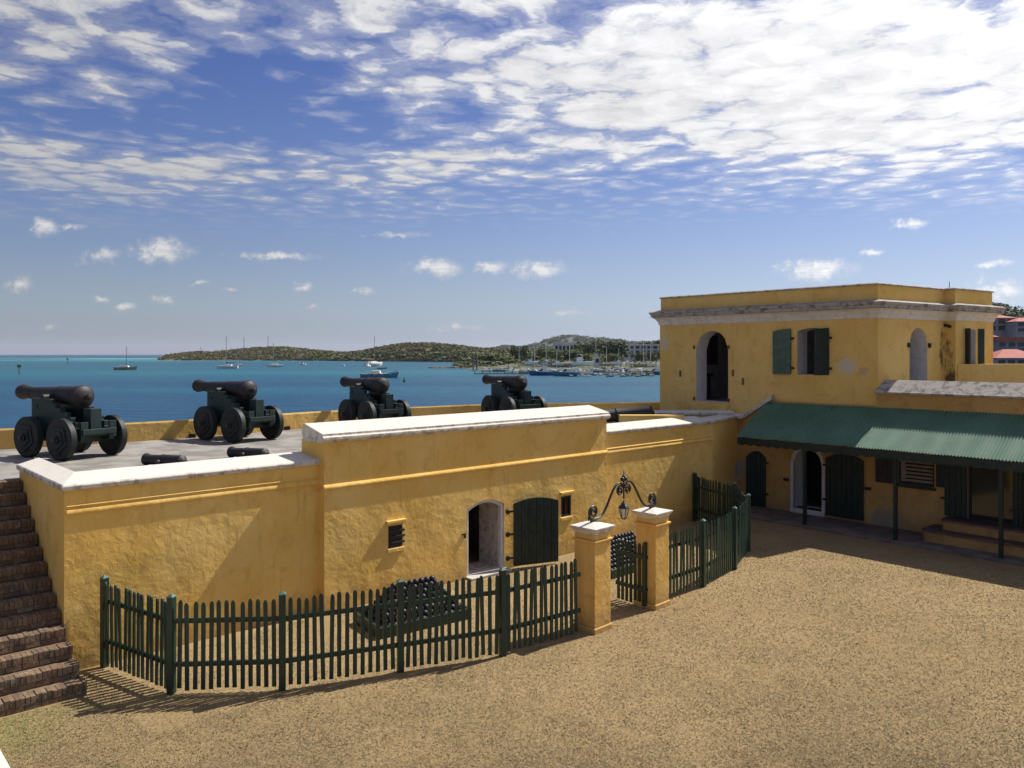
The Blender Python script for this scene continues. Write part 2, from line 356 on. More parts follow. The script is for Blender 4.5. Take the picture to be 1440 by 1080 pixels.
def roof_mat():
    t = NT('green_corrugated_iron')
    c = t.mix(t.ramp(t.noise(1.2, 5, .6, stretch=(1, 1, 1)), .35, .7), (.072, .158, .100), (.096, .198, .130))
    c = t.mix(t.math('MULTIPLY', t.ramp(t.noise(9, 4), .6, .75), .35), c, (.05, .10, .075))
    c = t.mix(t.math('MULTIPLY', t.ramp(t.noise(.9, 5, .65, stretch=(1.6, .5, .5)), .52, .72), .40), c, (.045, .11, .075))
    c = t.mix(t.math('MULTIPLY', t.ramp(t.noise(4.5, 5, .7), .66, .74), .6), c, (.13, .085, .045))
    return t.done(c, .55, None, spec=.3)
ROOF = roof_mat()
def step_mat():
    t = NT('old_brick'); oi = t.N.new('ShaderNodeNewGeometry')
    rnd = oi.outputs['Random Per Island']
    c = t.mix(rnd, (.145, .078, .045), (.215, .145, .080))
    c = t.mix(t.ramp(t.noise(5, 5), .42, .66), c, (.11, .080, .052))
    c = t.mix(t.math('MULTIPLY', t.ramp(t.noise(9, 4), .56, .72), .6), c, (.34, .28, .19))
    return t.done(c, .92, t.bump(t.noise(30, 5), .6, .012))
BRICK = step_mat()
def ground_mat():
    t = NT('dry_lawn_soil')
    big = t.noise(.35, 4); fine = t.noise(22, 5, .7)
    c = t.mix(t.ramp(big, .35, .65), (.335, .238, .118), (.285, .202, .098))
    c = t.mix(t.ramp(fine, .45, .68), c, (.245, .172, .084))
    g = t.math('MULTIPLY', t.ramp(t.noise(.9, 5, .6), .62, .74), .5)
    c = t.mix(g, c, (.14, .15, .05))
    return t.done(c, .95, t.bump(t.noise(26, 5, .7), .25, .015), spec=.1)
SOIL = ground_mat()
def grass_mat():
    t = NT('dry_grass_blade'); g = t.N.new('ShaderNodeNewGeometry'); rnd = g.outputs['Random Per Island']
    c = t.mix(rnd, (.385, .282, .148), (.300, .214, .108))
    c = t.mix(t.math('MULTIPLY', t.ramp(t.noise(1.1, 7, .75, dist=.5), .45, .60), .75), c, (.185, .134, .072))
    c = t.mix(t.math('MULTIPLY', t.ramp(t.noise(.30, 7, .70, dist=.6), .46, .56), .62), c, (.205, .160, .088))
    c = t.mix(t.math('MULTIPLY', t.ramp(t.noise(.9, 7, .75), .56, .70), .65), c, (.135, .140, .048))
    c = t.mix(t.math('MULTIPLY', t.ramp(t.vec('DISTANCE', t.pos, (-7.2, 10.6, 0), out=1), .4, 1.7, 1.0, 0.0), .8), c, (.17, .20, .055))
    nn = t.vec('NORMALIZE', t.vec('ADD', t.vec('MULTIPLY', g.outputs['Normal'], (.30, .30, .30)), (0, 0, 1)), (0, 0, 0))
    return t.done(c, .85, nn, spec=.08)
GRASS = grass_mat()
def sea_mat():
    t = NT('sea_water')
    p = t.vec('MULTIPLY', t.pos, (.6, 1, 1)); sp = t.N.new('ShaderNodeSeparateXYZ'); t.L.new(t.pos, sp.inputs[0]); X, Y = sp.outputs[0], sp.outputs[1]
    deep = (.001, .050, .108); turq = (.002, .095, .145)
    band = t.noise(.010, 4, .55, v=p, stretch=(.35, 1, 1))
    c = t.mix(t.ramp(band, .45, .65), deep, turq)
    # sand and weed beds of the lagoon, the pale reef flat, then open sea
    wob = t.math('MULTIPLY', t.math('SUBTRACT', t.noise(.006, 4, .6, stretch=(.4, 1, 1)), .5), 160)
    yy = t.math('ADD', Y, wob)
    c = t.mix(t.math('MULTIPLY', t.ramp(yy, 190, 330), t.ramp(t.noise(.02, 5, .65, stretch=(.25, 1, 1)), .30, .62, .35, 1.0)), c, (.008, .125, .160))
    c = t.mix(t.math('MULTIPLY', t.ramp(yy, 330, 430), .85), c, (.006, .078, .115))
    sand = t.math('MULTIPLY', t.ramp(t.noise(.008, 4, .6, stretch=(.18, 1, 1), dist=.4), .50, .66), t.ramp(Y, 250, 400))
    c = t.mix(t.math('MULTIPLY', sand, .75), c, (.014, .150, .175))
    reef = t.math('MULTIPLY', t.ramp(yy, 880, 1080), t.ramp(yy, 1350, 1700, 1, 0))
    c = t.mix(t.math('MULTIPLY', reef, t.ramp(t.noise(.004, 3, .5, stretch=(.5, 1, 1)), .40, .52)), c, (.10, .42, .38))
    c = t.mix(t.ramp(Y, 1700, 2300), c, (.004, .038, .10))
    # sky reflection on ripples and darker chop, painted into the water colour
    rip = t.noise(.22, 6, .72, stretch=(.35, 1, 1)); chop = t.noise(1.1, 4, .65, stretch=(.45, 1, 1))
    c = t.mix(t.math('MULTIPLY', t.ramp(chop, .46, .66), .45), c, (.002, .030, .075))
    c = t.mix(t.math('MULTIPLY', t.ramp(rip, .50, .70), .36), c, (.016, .115, .17))
    foam = t.ramp(t.noise(.22, 6, .74, stretch=(.28, 1, 1)), .715, .745)
    c = t.mix(t.math('MULTIPLY', foam, .8), c, (.75, .8, .82))
    n = t.bump(t.noise(.35, 5, .65, stretch=(.5, 1, 1)), .7, 1.2)
    n = t.bump(t.noise(1.6, 3, .6, stretch=(.6, 1, 1)), .5, .3, n)
    return t.done(c, .34, n, spec=.13)
SEA = sea_mat()
def leaf_mat(name, a, b, c):
    t = NT(name); g = t.N.new('ShaderNodeNewGeometry'); col = t.mix(g.outputs['Random Per Island'], a, b)
    col = t.mix(t.ramp(t.noise(.05, 4), .4, .65), col, c); return t.done(col, .7, None, spec=.15)
LEAF = leaf_mat('leaf', (.070, .105, .030), (.105, .140, .045), (.120, .140, .050))
LEAFD = leaf_mat('dark_leaf', (.045, .075, .032), (.070, .100, .042), (.065, .085, .04))
SCRUB = leaf_mat('scrub_leaf', (.105, .110, .045), (.140, .130, .058), (.165, .135, .068))
HILLM = simple('hill_soil', (.165, .135, .068), (.11, .105, .045), .03, .95)
FARHILL = simple('wooded_hill', (.055, .075, .045), (.085, .085, .055), .02, .95)
ROCK = simple('shore_rock', (.17, .135, .095), (.09, .075, .055), .2, .9)
BARK = simple('bark', (.12, .09, .065), (.08, .06, .045), 5, .9)
BW = simple('boat_white', (.95, .89, .80), (.88, .82, .74), .8, .5)
BB = simple('boat_blue', (.03, .11, .36), (.02, .08, .26), 1, .5)
BT = simple('boat_teal', (.06, .22, .30), (.04, .16, .24), 1, .5)
BG = simple('boat_grey', (.30, .30, .30), (.22, .22, .22), 1, .5)
BR = simple('boat_tan', (.45, .32, .20), (.34, .24, .15), 1, .6)
DKGL = simple('dark_window', (.02, .025, .032), (.03, .035, .045), 1, .15)
MASTM = simple('mast_metal', (.30, .28, .26), (.22, .21, .2), 1, .4)
TILE = simple('red_roof', (.42, .115, .072), (.34, .085, .055), .6, .8)
HWALL = simple('house_wall_pink_grey', (.36, .30, .30), (.28, .24, .25), .3, .85)
HWHITE = simple('house_wall_white', (.62, .63, .64), (.50, .52, .54), .2, .85)
PIER = simple('pier_wood', (.20, .17, .14), (.12, .10, .085), 1, .9)
BUOYG = simple('buoy_green', (.02, .22, .05), (.015, .16, .04), 1, .5)
RUST = simple('rust', (.22, .10, .05), (.14, .07, .04), 3, .8)
PANE = simple('frosted_glass', (.60, .59, .54), (.48, .48, .45), 20, .12, spec=.7)

# ------------------------------------------------------------------ frames of the fort
F1 = Frame((-7.0, 12.45), 42.7)            # battery wall facing the courtyard
F3 = Frame((7.487, 26.545), -48.9)         # guard range with the veranda
TZ = 2.70                                  # terrace level

# ------------------------------------------------------------------ sea, ground, terrace
g = MB().add([(-40, -45, 0), (45, -45, 0), (45, 26, 0), (7.2, 27, 0), (-40, 18, 0)], [(0, 1, 2, 3, 4)])
tag(g.build('courtyard_ground', SOIL), 'dry straw coloured lawn of the courtyard', kind='structure')
s = MB().add([(-9000, 6, -3), (9000, 6, -3), (9000, 12000, -3), (-9000, 12000, -3)], [(0, 1, 2, 3)])
tag(s.build('sea', SEA), 'blue green harbour water reaching the horizon', kind='structure')
par = [(-19, 14.6), (-12.3, 19.2), (-8.8, 21.9), (-5.6, 25.5), (-2.94, 27.4), (-.5, 28.8), (3.84, 29.7), (5.6, 30.0)]
def smooth_path(pts, n=6):
    out = []
    P = [Vector(p) for p in pts]
    for i in range(len(P)-1):
        p0 = P[max(i-1, 0)]; p1 = P[i]; p2 = P[i+1]; p3 = P[min(i+2, len(P)-1)]
        for k in range(n):
            t = k/n; out.append(.5*((2*p1)+(p2-p0)*t+(2*p0-5*p1+4*p2-p3)*t*t+(3*p1-p0-3*p2+p3)*t**3))
    out.append(P[-1]); return out
def path_sweep(path, prof):                 # prof (offset to the left of travel, z)
    mb = MB(); K = len(path); n = len(prof); vs = []
    for k, p in enumerate(path):
        t = (path[min(k+1, K-1)]-path[max(k-1, 0)]).normalized(); nn = Vector((-t.y, t.x))
        vs += [(p.x+nn.x*o, p.y+nn.y*o, z) for o, z in prof]
    fs = [(k*n+i, k*n+(i+1) % n, (k+1)*n+(i+1) % n, (k+1)*n+i) for k in range(K-1) for i in range(n)]
    fs += [tuple(range(n))[::-1], tuple(range((K-1)*n, K*n))]
    return mb.add(vs, fs)
ppath = smooth_path(par, 5)
pw = thing('sea_parapet', (0, 0, 0), 0, 'low curved ochre parapet between the cannons and the sea', 'wall')
path_sweep(ppath, [(0, TZ-.1), (0, 3.16), (.02, 3.2), (.55, 3.16), (.60, 3.1), (.75, -5), (.1, -5)]).build('wall', plaster('parapet_plaster', (.62, .38, .10), (.70, .46, .15), (.40, .26, .09), 1.5), pw)
for px, py in ((262, 609), (505, 0), (415, 600), (605, 585)):
    if py == 0: continue
    # small drain holes at the foot of the parapet
    q = min(ppath, key=lambda p: abs(p.x/p.y-(px-720)/F)); t = Vector((q.x, q.y)).normalized()
    MB().box(-.09, .09, -.05, .05, 0, .10, mat=Matrix.Translation((q.x, q.y, TZ+.01)) @ Matrix.Rotation(.6, 4, 'Z')).build('drain_hole', BLACK, pw)
tp = [F1.w(.3, .45), F1.w(18.6, .45), (7.3, 26.4), (9.5, 28.5), (5.6, 29.9)]+[(p.x, p.y) for p in ppath[::-1] if p.x < 5.4]+[(-19, 8), F1.w(-7, 3.1), F1.w(-.02, 3.1), F1.w(.3, 3.1)]
MBt = MB().prism([(p[0], p[1]) for p in tp], 'z', TZ-.3, TZ)
tag(MBt.build('terrace_floor', CONC), 'grey concrete gun terrace', kind='structure')

# ------------------------------------------------------------------ battery wall
bw = thing('battery_wall', F1.w(0, 0), F1.ang, 'long ochre plastered courtyard wall with white copings and arched cell door', 'wall')
aM0 = F1.a(456, -.2); aM1 = F1.a(853, -.2); aR = F1.a(1002, 0)
def shift(mb, dx, dy): mb.v = [(x+dx, y+dy, z) for x, y, z in mb.v]; return mb
raw_build(shift(wall_mb(aM0+.1, -.3, 2.89, .72, []), 0, 0), 'wall_section', OCHRE, bw)
dx0 = F1.a(657, -.2); dx1 = F1.a(709, -.2)
w1 = (F1.a(546, -.2), F1.a(566, -.2)); w2 = (F1.a(789, -.2), F1.a(803, -.2)); 
ops = [(dx0-aM0, dx1-aM0, .03, 1.69, .15), (w1[0]-aM0, w1[1]-aM0, 1.02, 1.47, 0), (w2[0]-aM0, w2[1]-aM0, .95, 1.46, 0)]
raw_build(shift(wall_mb(aM1-aM0, -.3, 3.31, .9, ops), aM0, -.2), 'wall_section', [OCHRE, BRICKW], bw)
raw_build(shift(wall_mb(aR-aM1+.1, -.3, 2.89, .72, []), aM1-.1, 0), 'wall_section', OCHRE, bw)
raw_build(shift(wall_mb(3.08, -.3, 2.888, .33, []), 0, 0), 'wall_section', OCHRE, bw).rotation_euler = (0, 0, 0)
side = bw.children[-1]; side.rotation_euler = (0, 0, R(-90)); side.location = (.004, 3.15, 0)
# copings (profile in y,z)
cap1 = [(-.035, 2.86), (-.045, 2.93), (-.02, 2.955), (.74, 3.05), (.76, 3.02), (.76, 2.86)]
lp_ = [((-.035, -.035), 2.86), ((-.045, -.045), 2.93), ((-.02, -.02), 2.955), ((.33, .74), 3.05), ((.36, .76), 3.03), ((.36, .76), 2.86)]
lv_ = [(o[0], 3.2, z) for o, z in lp_]+[(o[0], o[1], z) for o, z in lp_]+[(aM0+.06, o[1], z) for o, z in lp_]
MB().add(lv_, [(k*6+i, k*6+(i+1) % 6, k*6+6+(i+1) % 6, k*6+6+i) for k in range(2) for i in range(6)]+[tuple(range(6)), tuple(range(12, 18))]).build('coping', WHITE, bw, bevel=.012)
MB().prism(cap1, 'x', aM1+.005, aR+.03).build('coping', WHITE, bw, bevel=.012)
capm = [(-.02, 3.29), (-.09, 3.345), (-.09, 3.40), (-.045, 3.42), (-.045, 3.47), (.66, 3.63), (.72, 3.62), (.78, 3.45), (.72, 3.29)]
MB().prism([(y-.2, z) for y, z in capm], 'x', aM0-.07, aM1+.07).build('coping', WHITE, bw, bevel=.010)
def roll(z, a0, a1, b, r=.05, fil=True):
    pj = .032 if fil else .045
    pr = [(b+.02, z-r), (b-pj*.8, z-r*.75), (b-pj, z-r*.5), (b-pj, z-r*.1), (b-pj*.75, z+r*.4), (b-pj*.25, z+r*.9), (b+.02, z+r)]
    MB().prism(pr, 'x', a0, a1).build('moulding', OCHRE, bw)
    if fil: MB().prism([(b+.02, z+r+.035), (b-.022, z+r+.04), (b-.004, z+r+.06), (b+.02, z+r+.06)], 'x', a0, a1).build('moulding', OCHRE, bw)
roll(2.52, .03, aM0, 0); roll(2.435, aM0-.02, aM1+.02, -.2, .05, False); roll(2.38, aM1+.02, aR+.02, 0)
# hoods and sills at the two little windows, shutters in them
for wa, wb, zb, zt in ((w1[0], w1[1], 1.02, 1.47), (w2[0], w2[1], .95, 1.46)):
    MB().box(wa-.06, wb+.06, -.27, -.19, zt+.06, zt+.12).build('window_hood', OCHRE, bw, bevel=.01)
    MB().box(wa-.03, wb+.03, -.235, -.19, zb-.09, zb-.01).build('window_sill', OCHRE, bw, bevel=.01)
fr = MB(); 
sh = MB().box(w1[0]+.02, w1[1]-.02, -.19, -.15, 1.04, 1.45).build('shutter', BLACK, bw)
for z in (1.12, 1.24, 1.36): MB().box(w1[0]+.0, w1[1]+.05, -.225, -.192, z-.02, z+.02).build('strap_hinge', BLACK, sh, bevel=.006)
f2 = MB(); wa, wb = w2
for q in ((wa, wa+.05, .96, 1.45), (wb-.05, wb, .96, 1.45), (wa+.05, wb-.05, 1.40, 1.45), (wa+.05, wb-.05, .96, 1.01), (wa+.15, wa+.18, 1.01, 1.40)): f2.box(q[0], q[1], -.19, -.13, q[2], q[3])
wf = f2.build('window_frame', GREEN, bw); MB().box(wa+.05, wb-.05, -.14, -.12, 1.01, 1.40).build('pane', simple('red_behind_glass', (.16, .03, .02), None, 4, .2), wf)
# pale lining of the door arch
def arch_band(x0, x1, zb, zt, rise, wd, y0, y1, n=16):
    mb = MB()
    def arc(xa, xb, top, rs):
        pts = [(xa, zb)]
        for k in range(n+1):
            t = 2*k/n-1; pts.append(((xa+xb)/2+(xb-xa)/2*t, (top-rs+rs*math.sqrt(max(0, 1-t*t))) if rs > .5*(xb-xa)-.02 else top-rs*t*t))
        return pts+[(xb, zb)]
    o = arc(x0-wd, x1+wd, zt+wd, rise if rise < .5*(x1-x0)-.02 else rise+wd); i = arc(x0, x1, zt, rise); K = len(o)
    vs = [(a, y, z) for y in (y0, y1) for a, z in o+i]
    fs = []
    for k in range(K-1):
        for q in (0, 2*K):
            fs.append((q+k, q+k+1, q+K+k+1, q+K+k))
        fs += [(k, k+1, 2*K+k+1, 2*K+k), (K+k, K+k+1, 3*K+k+1, 3*K+k)]
    fs += [(0, K, 3*K, 2*K), (K-1, 2*K-1, 4*K-1, 3*K-1)]
    return mb.add(vs, fs)
arch_band(dx0+.07, dx1-.07, .03, 1.625, .145, .065, -.16, -.06).build('door_lining', REVEAL, bw)
MB().box(dx0-.05, dx1+.06, -.42, .0, .0, .05).build('threshold', limewash('threshold_stone', (.5, .47, .42)), bw, bevel=.01)
MB().box(dx0-.16, dx0-.06, -.23, -.19, 1.00, 1.025).build('door_latch', BLACK, bw); MB().box(dx0-.09, dx0-.065, -.24, -.2, .92, 1.0).build('door_latch', BLACK, bw)
# dark cell behind the door
room = MB().box(dx0-1.6, dx1+1.2, .72, 3.8, -.02, 2.38)
me = room.mesh('cell_room', INNER); bmn = bmesh.new(); bmn.from_mesh(me)
bmesh.ops.delete(bmn, geom=[f for f in bmn.faces if abs(f.normal.y+1) < .01], context='FACES_ONLY'); bmn.to_mesh(me); bmn.free(); link('cell_room', me, bw)
# the green plank door, swung open
hp = F1.w(F1.a(723, -.30), -.30)
dl = thing('cell_door', (hp.x, hp.y, .06), R(23), 'dark green arched plank door swung open beside the cell doorway', 'door')
DWd = 1.16; nb = 6
def door_top(x): t = 2*x/DWd-1; return 1.56-.11*t*t
for k in range(nb):
    x0 = DWd*k/nb; x1 = DWd*(k+1)/nb-.010
    MB().prism([(x0, .0), (x1, 0)]+[(x1+(x0-x1)*q/4, door_top(x1+(x0-x1)*q/4)) for q in range(5)], 'y', 0, .05).build('plank', GREEN, dl, bevel=.003)
for z in (.20, .75, 1.28):
    h = MB().box(-.20, .05, -.012, .012, z-.022, z+.022).build('strap_hinge', BLACK, dl, bevel=.004)
    MB().ball((-.16, -.01, z), .06, 8, 6, 1, .5, 1).build('hinge_boss', BLACK, h, smooth=True)
    for k in range(4): MB().ball((.28+.19*k, -.006, z), .030, 8, 4, 1, .6, 1).build('bolt_head', BLACK, dl, smooth=True)

# ------------------------------------------------------------------ brick stairs
st = thing('brick_stairs', F1.w(0, 0), F1.ang, 'worn brick stairs climbing to the gun terrace beside the wall', 'stairs')
NS = 14; rise = TZ/NS; tread = .30; y0s = -1.08; SW = 2.6
for k in range(NS):
    y0 = y0s+tread*k; z1 = rise*(k+1)-.002; mb = MB(); off = .0 if k else .06
    xr = -.01 if k > 3 else (.05-.02*k); yb = y0+tread+.06
    x = -SW
    while x < xr-.02:                        # bricks on edge along the nosing
        w = random.uniform(.060, .075); x2 = min(x+w, xr)
        dz = random.uniform(-.010, .006); dy = random.uniform(-.010, .010)
        mb.box(x, x2-.007, y0+dy, y0+.22, max(0, z1-.11), z1+dz); x = x2
    mb.box(-SW, xr-.008, y0+.02, yb, 0, z1-.018)
    x = -SW-.1*(k % 2)
    while x < xr-.02:                        # stretcher course below
        x2 = min(x+random.uniform(.20, .23), xr)
        if x2-max(x, -SW) > .03: mb.box(max(x, -SW), x2-.01, y0+random.uniform(.0, .012), y0+.2, max(.0, z1-rise+.004), z1-.118)
        x = x2
    mb.build('step', BRICK, st)

# ------------------------------------------------------------------ gate pillars, overthrow, lantern
PA = Vector((1.47, 14.53)); PB = Vector((2.80, 15.89)); gd = (PB-PA).normalized(); gang = math.atan2(gd.y, gd.x)
PILLM = plaster('pillar_plaster', (.70, .415, .10), (.78, .50, .16), (.50, .28, .075), 1.0)
for P, lb in ((PA, 'ochre gate pillar left of the opening, joined to the long curved fence'), (PB, 'ochre gate pillar right of the opening, carrying the open gate leaf')):
    t = thing('gate_pillar', (P.x, P.y, 0), gang, lb, 'pillar', 'pillars of the courtyard gate')
    h = .235
    MB().box(-h-.03, h+.03, -h-.03, h+.03, -.05, .10).build('plinth', PILLM, t, bevel=.02)
    MB().box(-h, h, -h, h, .10, 1.62).build('shaft', PILLM, t, bevel=.012)
    MB().box(-h-.035, h+.035, -h-.035, h+.035, 1.62, 1.665).build('band', PILLM, t, bevel=.015)
    MB().box(-h+.004, h-.004, -h+.004, h-.004, 1.665, 1.76).build('neck', PILLM, t, bevel=.01)
    def sq(r, z): return [(-r, -r, z), (r, -r, z), (r, r, z), (-r, r, z)]
    rings = [(h+.002, 1.76), (h+.015, 1.80), (h+.05, 1.85), (h+.06, 1.865), (h+.06, 1.885), (.0, 1.94)]
    vs = sum([sq(r, z) for r, z in rings[:-1]], [])+[(0, 0, 1.94)]
    fs = [(4*k+i, 4*k+(i+1) % 4, 4*k+4+(i+1) % 4, 4*k+4+i) for k in range(4) for i in range(4)]+[(16+i, 16+(i+1) % 4, 20) for i in range(4)]+[(3, 2, 1, 0)]
    MB().add(vs, fs).build('cap', WHITE, t, bevel=.006)
mid = (PA+PB)/2; hs_ = (PB-PA).length/2
ov = thing('iron_overthrow', (mid.x, mid.y, 1.95), gang, 'black wrought iron scrolled arch spanning the two gate pillars', 'ironwork')
def spiral(cx, cz, r0, a0, turns, sgn, n=26):
    return [(cx+(r0*(1-.80*k/n))*math.cos(a0+sgn*2*math.pi*turns*k/n), 0, cz+(r0*(1-.80*k/n))*math.sin(a0+sgn*2*math.pi*turns*k/n)) for k in range(n+1)]
for sg in (-1, 1):
    pts = [(sg*x, z) for x, z in ((.02, .50), (.10, .60), (.20, .595), (.31, .52), (.42, .38), (.53, .22), (.64, .10), (.76, .045), (.90, .035))]
    sm = [(p.x, 0, p.y) for p in smooth_path([Vector(p) for p in pts], 4)]
    sp = spiral(sg*.93, .165, .135, R(-100) if sg < 0 else R(-80), 1.8, -1 if sg < 0 else 1)
    MB().tube(sm+sp, .022, 6).build('scroll_arm', BLACK, ov, smooth=True)
    sp2 = [(sg*.02, 0, .56)]+spiral(sg*.125, .455, .095, R(100) if sg > 0 else R(80), 1.7, -1 if sg > 0 else 1)
    MB().tube(sp2, .018, 6).build('inner_scroll', BLACK, ov, smooth=True)
    MB().ball((sg*1.06, 0, .06), .035, 8, 6, .7, .5, 1.3).build('leaf_boss', BLACK, ov, smooth=True)
    MB().beam((sg*.93, 0, -.01), (sg*.93, 0, .05), .03, .16).build('foot', BLACK, ov)
MB().tube([(0, 0, .30), (0, 0, .70)], .016, 8).build('centre_rod', BLACK, ov)
fin = MB().ball((-.045, 0, .665), .045, 8, 6); fin.ball((.045, 0, .665), .045, 8, 6); fin.ball((0, 0, .71), .035, 8, 6); fin.tube([(0, 0, .72), (0, 0, .83)], [.014, .006], 6); fin.build('finial', BLACK, ov, smooth=True)
MB().tube([(0, 0, .30), (0, 0, .255)], .006, 5).build('hook', BLACK, ov)
lt = thing('lantern', (mid.x, mid.y, 1.85), gang, 'small black hexagonal lantern hanging from the iron arch over the gate', 'lantern')
n6 = 6
MB().lathe([(.045, 0), (.05, .02)], 6).build('base', BLACK, lt)
for k in range(6):
    a0 = 2*math.pi*k/6; a1 = 2*math.pi*(k+1)/6
    q = [(.047*math.cos(a0), .047*math.sin(a0), .02), (.047*math.cos(a1), .047*math.sin(a1), .02), (.098*math.cos(a1), .098*math.sin(a1), .21), (.098*math.cos(a0), .098*math.sin(a0), .21)]
    MB().add(q+[(x*.93, y*.93, z) for x, y, z in q], [(0, 1, 2, 3), (7, 6, 5, 4), (0, 4, 5, 1), (1, 5, 6, 2), (2, 6, 7, 3), (3, 7, 4, 0)]).build('pane', PANE, lt)
    MB().beam((.050*math.cos(a0), .050*math.sin(a0), .015), (.102*math.cos(a0), .102*math.sin(a0), .212), .010).build('bar', BLACK, lt)
MB().lathe([(.108, .208), (.108, .222), (.075, .262), (.05, .285), (.05, .30), (.02, .33), (.008, .36)], 6).build('roof', BLACK, lt)

# ------------------------------------------------------------------ picket fences and gate
PW, PTH, PH = .062, .022, 1.36
pm = MB().prism([(-PW/2, .06), (PW/2, .06), (PW/2, PH-.05), (PW*.28, PH-.012), (0, PH), (-PW*.28, PH-.012), (-PW/2, PH-.05)], 'y', 0, PTH).mesh('picket', GREENP)
def fence(posts, first_post, last_post, label, hh=1.0):
    t = thing('picket_fence', (posts[0][0], posts[0][1], 0), 0, label, 'fence'); o = Vector(posts[0])
    P = [Vector(p) for p in posts]
    for i, p in enumerate(P):
        if (i == 0 and not first_post) or (i == len(P)-1 and not last_post): continue
        tn = (P[min(i+1, len(P)-1)]-P[max(i-1, 0)]).normalized(); ang = math.atan2(tn.y, tn.x)
        q = MB().box(-.05, .05, -.05, .05, -.05, 1.42).build('post', GREENP, t, bevel=.006); q.location = (p.x-o.x, p.y-o.y, 0); q.rotation_euler = (0, 0, ang)
        c = MB().add([(-.052, -.052, 1.42), (.052, -.052, 1.42), (.052, .052, 1.42), (-.052, .052, 1.42), (-.052, -.052, 1.43), (.052, -.052, 1.43), (.052, .052, 1.43), (-.052, .052, 1.43), (0, 0, 1.475)],
                     [(3, 2, 1, 0), (0, 1, 5, 4), (1, 2, 6, 5), (2, 3, 7, 6), (3, 0, 4, 7), (4, 5, 8), (5, 6, 8), (6, 7, 8), (7, 4, 8)]).build('post_cap', GREENCAP, q)
    for a, b in zip(P, P[1:]):
        d = b-a; Ls = d.length; u = d/Ls; nn = Vector((-u.y, u.x)); ang = math.atan2(u.y, u.x)
        for z in (.42, 1.06):
            r = MB().box(0, Ls, .0, .04, z-.035, z+.035).build('rail', GREENP, t); r.location = (a.x-o.x, a.y-o.y, 0); r.rotation_euler = (0, 0, ang)
        n = max(2, round(Ls/.118)); 
        for k in range(1, n):
            c = a+u*(Ls*k/n); k_ = link('picket', pm, t)
            k_.location = (c.x-o.x+nn.x*-.022, c.y-o.y+nn.y*-.022, random.uniform(-.022, .018)); k_.rotation_euler = (random.uniform(-.02, .02), random.uniform(-.022, .022), ang+random.uniform(-.05, .05))
    return t
lp = [F1.w(.55, -.12), (-5.02, 11.74), (-3.42, 11.86), (-1.756, 12.53), (-.153, 13.2), (1.23, 14.24)]
lp = [(p[0], p[1]) for p in lp]
fence(lp, True, False, 'long dark green picket fence curving from the stairs to the left gate pillar')
rp = [(3.05, 16.1), (4.1, 17.1), (5.17, 18.5), (6.0, 20.2), (6.15, 22.0), tuple(F1.w(16.9, -.08))[:2]]
fence(rp, False, True, 'dark green picket fence curving from the right gate pillar back to the wall')
# gate leaf swung inwards, hung on the right pillar
gh = PB-gd*.275+Vector((-gd.y, gd.x))*-.02; gl = thing('gate_leaf', (gh.x, gh.y, 0), 0, 'dark green picket gate leaf standing open inside the right pillar', 'gate')
ga = R(131)
gl.rotation_euler = (0, 0, ga)
GW = .74
for z in (.36, 1.0): MB().box(0, GW, .0, .04, z-.04, z+.04).build('rail', GREENP, gl)
for k in range(7):
    q = link('picket', pm, gl); q.location = (.05+k*.109, -.024, -.03); q.scale = (1, 1, .94)
MB().box(-.03, .02, -.03, .05, .05, 1.30).build('hinge_stile', GREENP, gl, bevel=.005)
for z in (.36, 1.0): MB().box(-.04, .16, -.045, -.03, z-.025, z+.025).build('strap_hinge', BLACK, gl)

# ------------------------------------------------------------------ cannonball piles
bd = .117; ballmesh = MB().ball((0, 0, 0), bd/2, 12, 8).mesh('cannonball', BALLM, True)
def pile(origin, ang, NL, NW, label, group, traylabel):
    fr = Frame(origin, math.degrees(ang))
    t = thing('ball_tray', (origin[0], origin[1], 0), ang, traylabel, 'tray')
    Lx = NL*bd+.04; Wy = NW*bd+.04
    for q in ((-.06, Lx+.06, -.06, 0), (-.06, Lx+.06, Wy, Wy+.06)): MB().box(*q, .0, .20).build('side_board', GREENP, t, bevel=.006)
    for q in ((-.06, 0, 0, Wy), (Lx, Lx+.06, 0, Wy)): MB().box(*q, .0, .20).build('end_board', GREENP, t, bevel=.006)
    MB().box(0, Lx, 0, Wy, .05, .085).build('bottom_board', GREENP, t)
    rest = MB()
    for l in range(NW):
        z = .085+bd/2+l*bd*.7071; off = .02+bd/2+l*bd/2
        for i in range(NL-l):
            for j in range(NW-l):
                p = fr.w(off+i*bd, off+j*bd, z)
                if i == 0 or j == 0:
                    lay = ('bottom', 'second lowest', 'third', 'fourth', 'fifth', 'sixth', 'second highest', 'top')[l]; sd_ = 'corner' if i == 0 and j == 0 else 'left end' if i == 0 else 'front side'
                    tag(link('cannonball', ballmesh, None, p), 'black cannonball, %s layer, %s of the stack %s' % (lay, sd_, label), 'cannonball', group)
                elif l == NW-1 or i == NL-l-1 or j == NW-l-1: rest.ball(p, bd/2, 8, 6)
    if rest.v: tag(rest.build('cannonball_heap', BALLM, None, smooth=True), traylabel.replace('low green wooden tray', 'black cannonballs filling the back of the tray').replace('holding a stack of cannonballs ', ''), 'cannonballs', None, 'stuff')
pile((-2.30, 14.02), F1.ang-R(7), 15, 8, 'behind the long fence', 'cannonballs stacked behind the long fence', 'low green wooden tray holding a stack of cannonballs behind the long fence')
pile((2.22, 17.75), F1.ang, 15, 8, 'seen through the gate', 'cannonballs stacked beyond the gate opening', 'low green wooden tray holding a stack of cannonballs beyond the open gate')

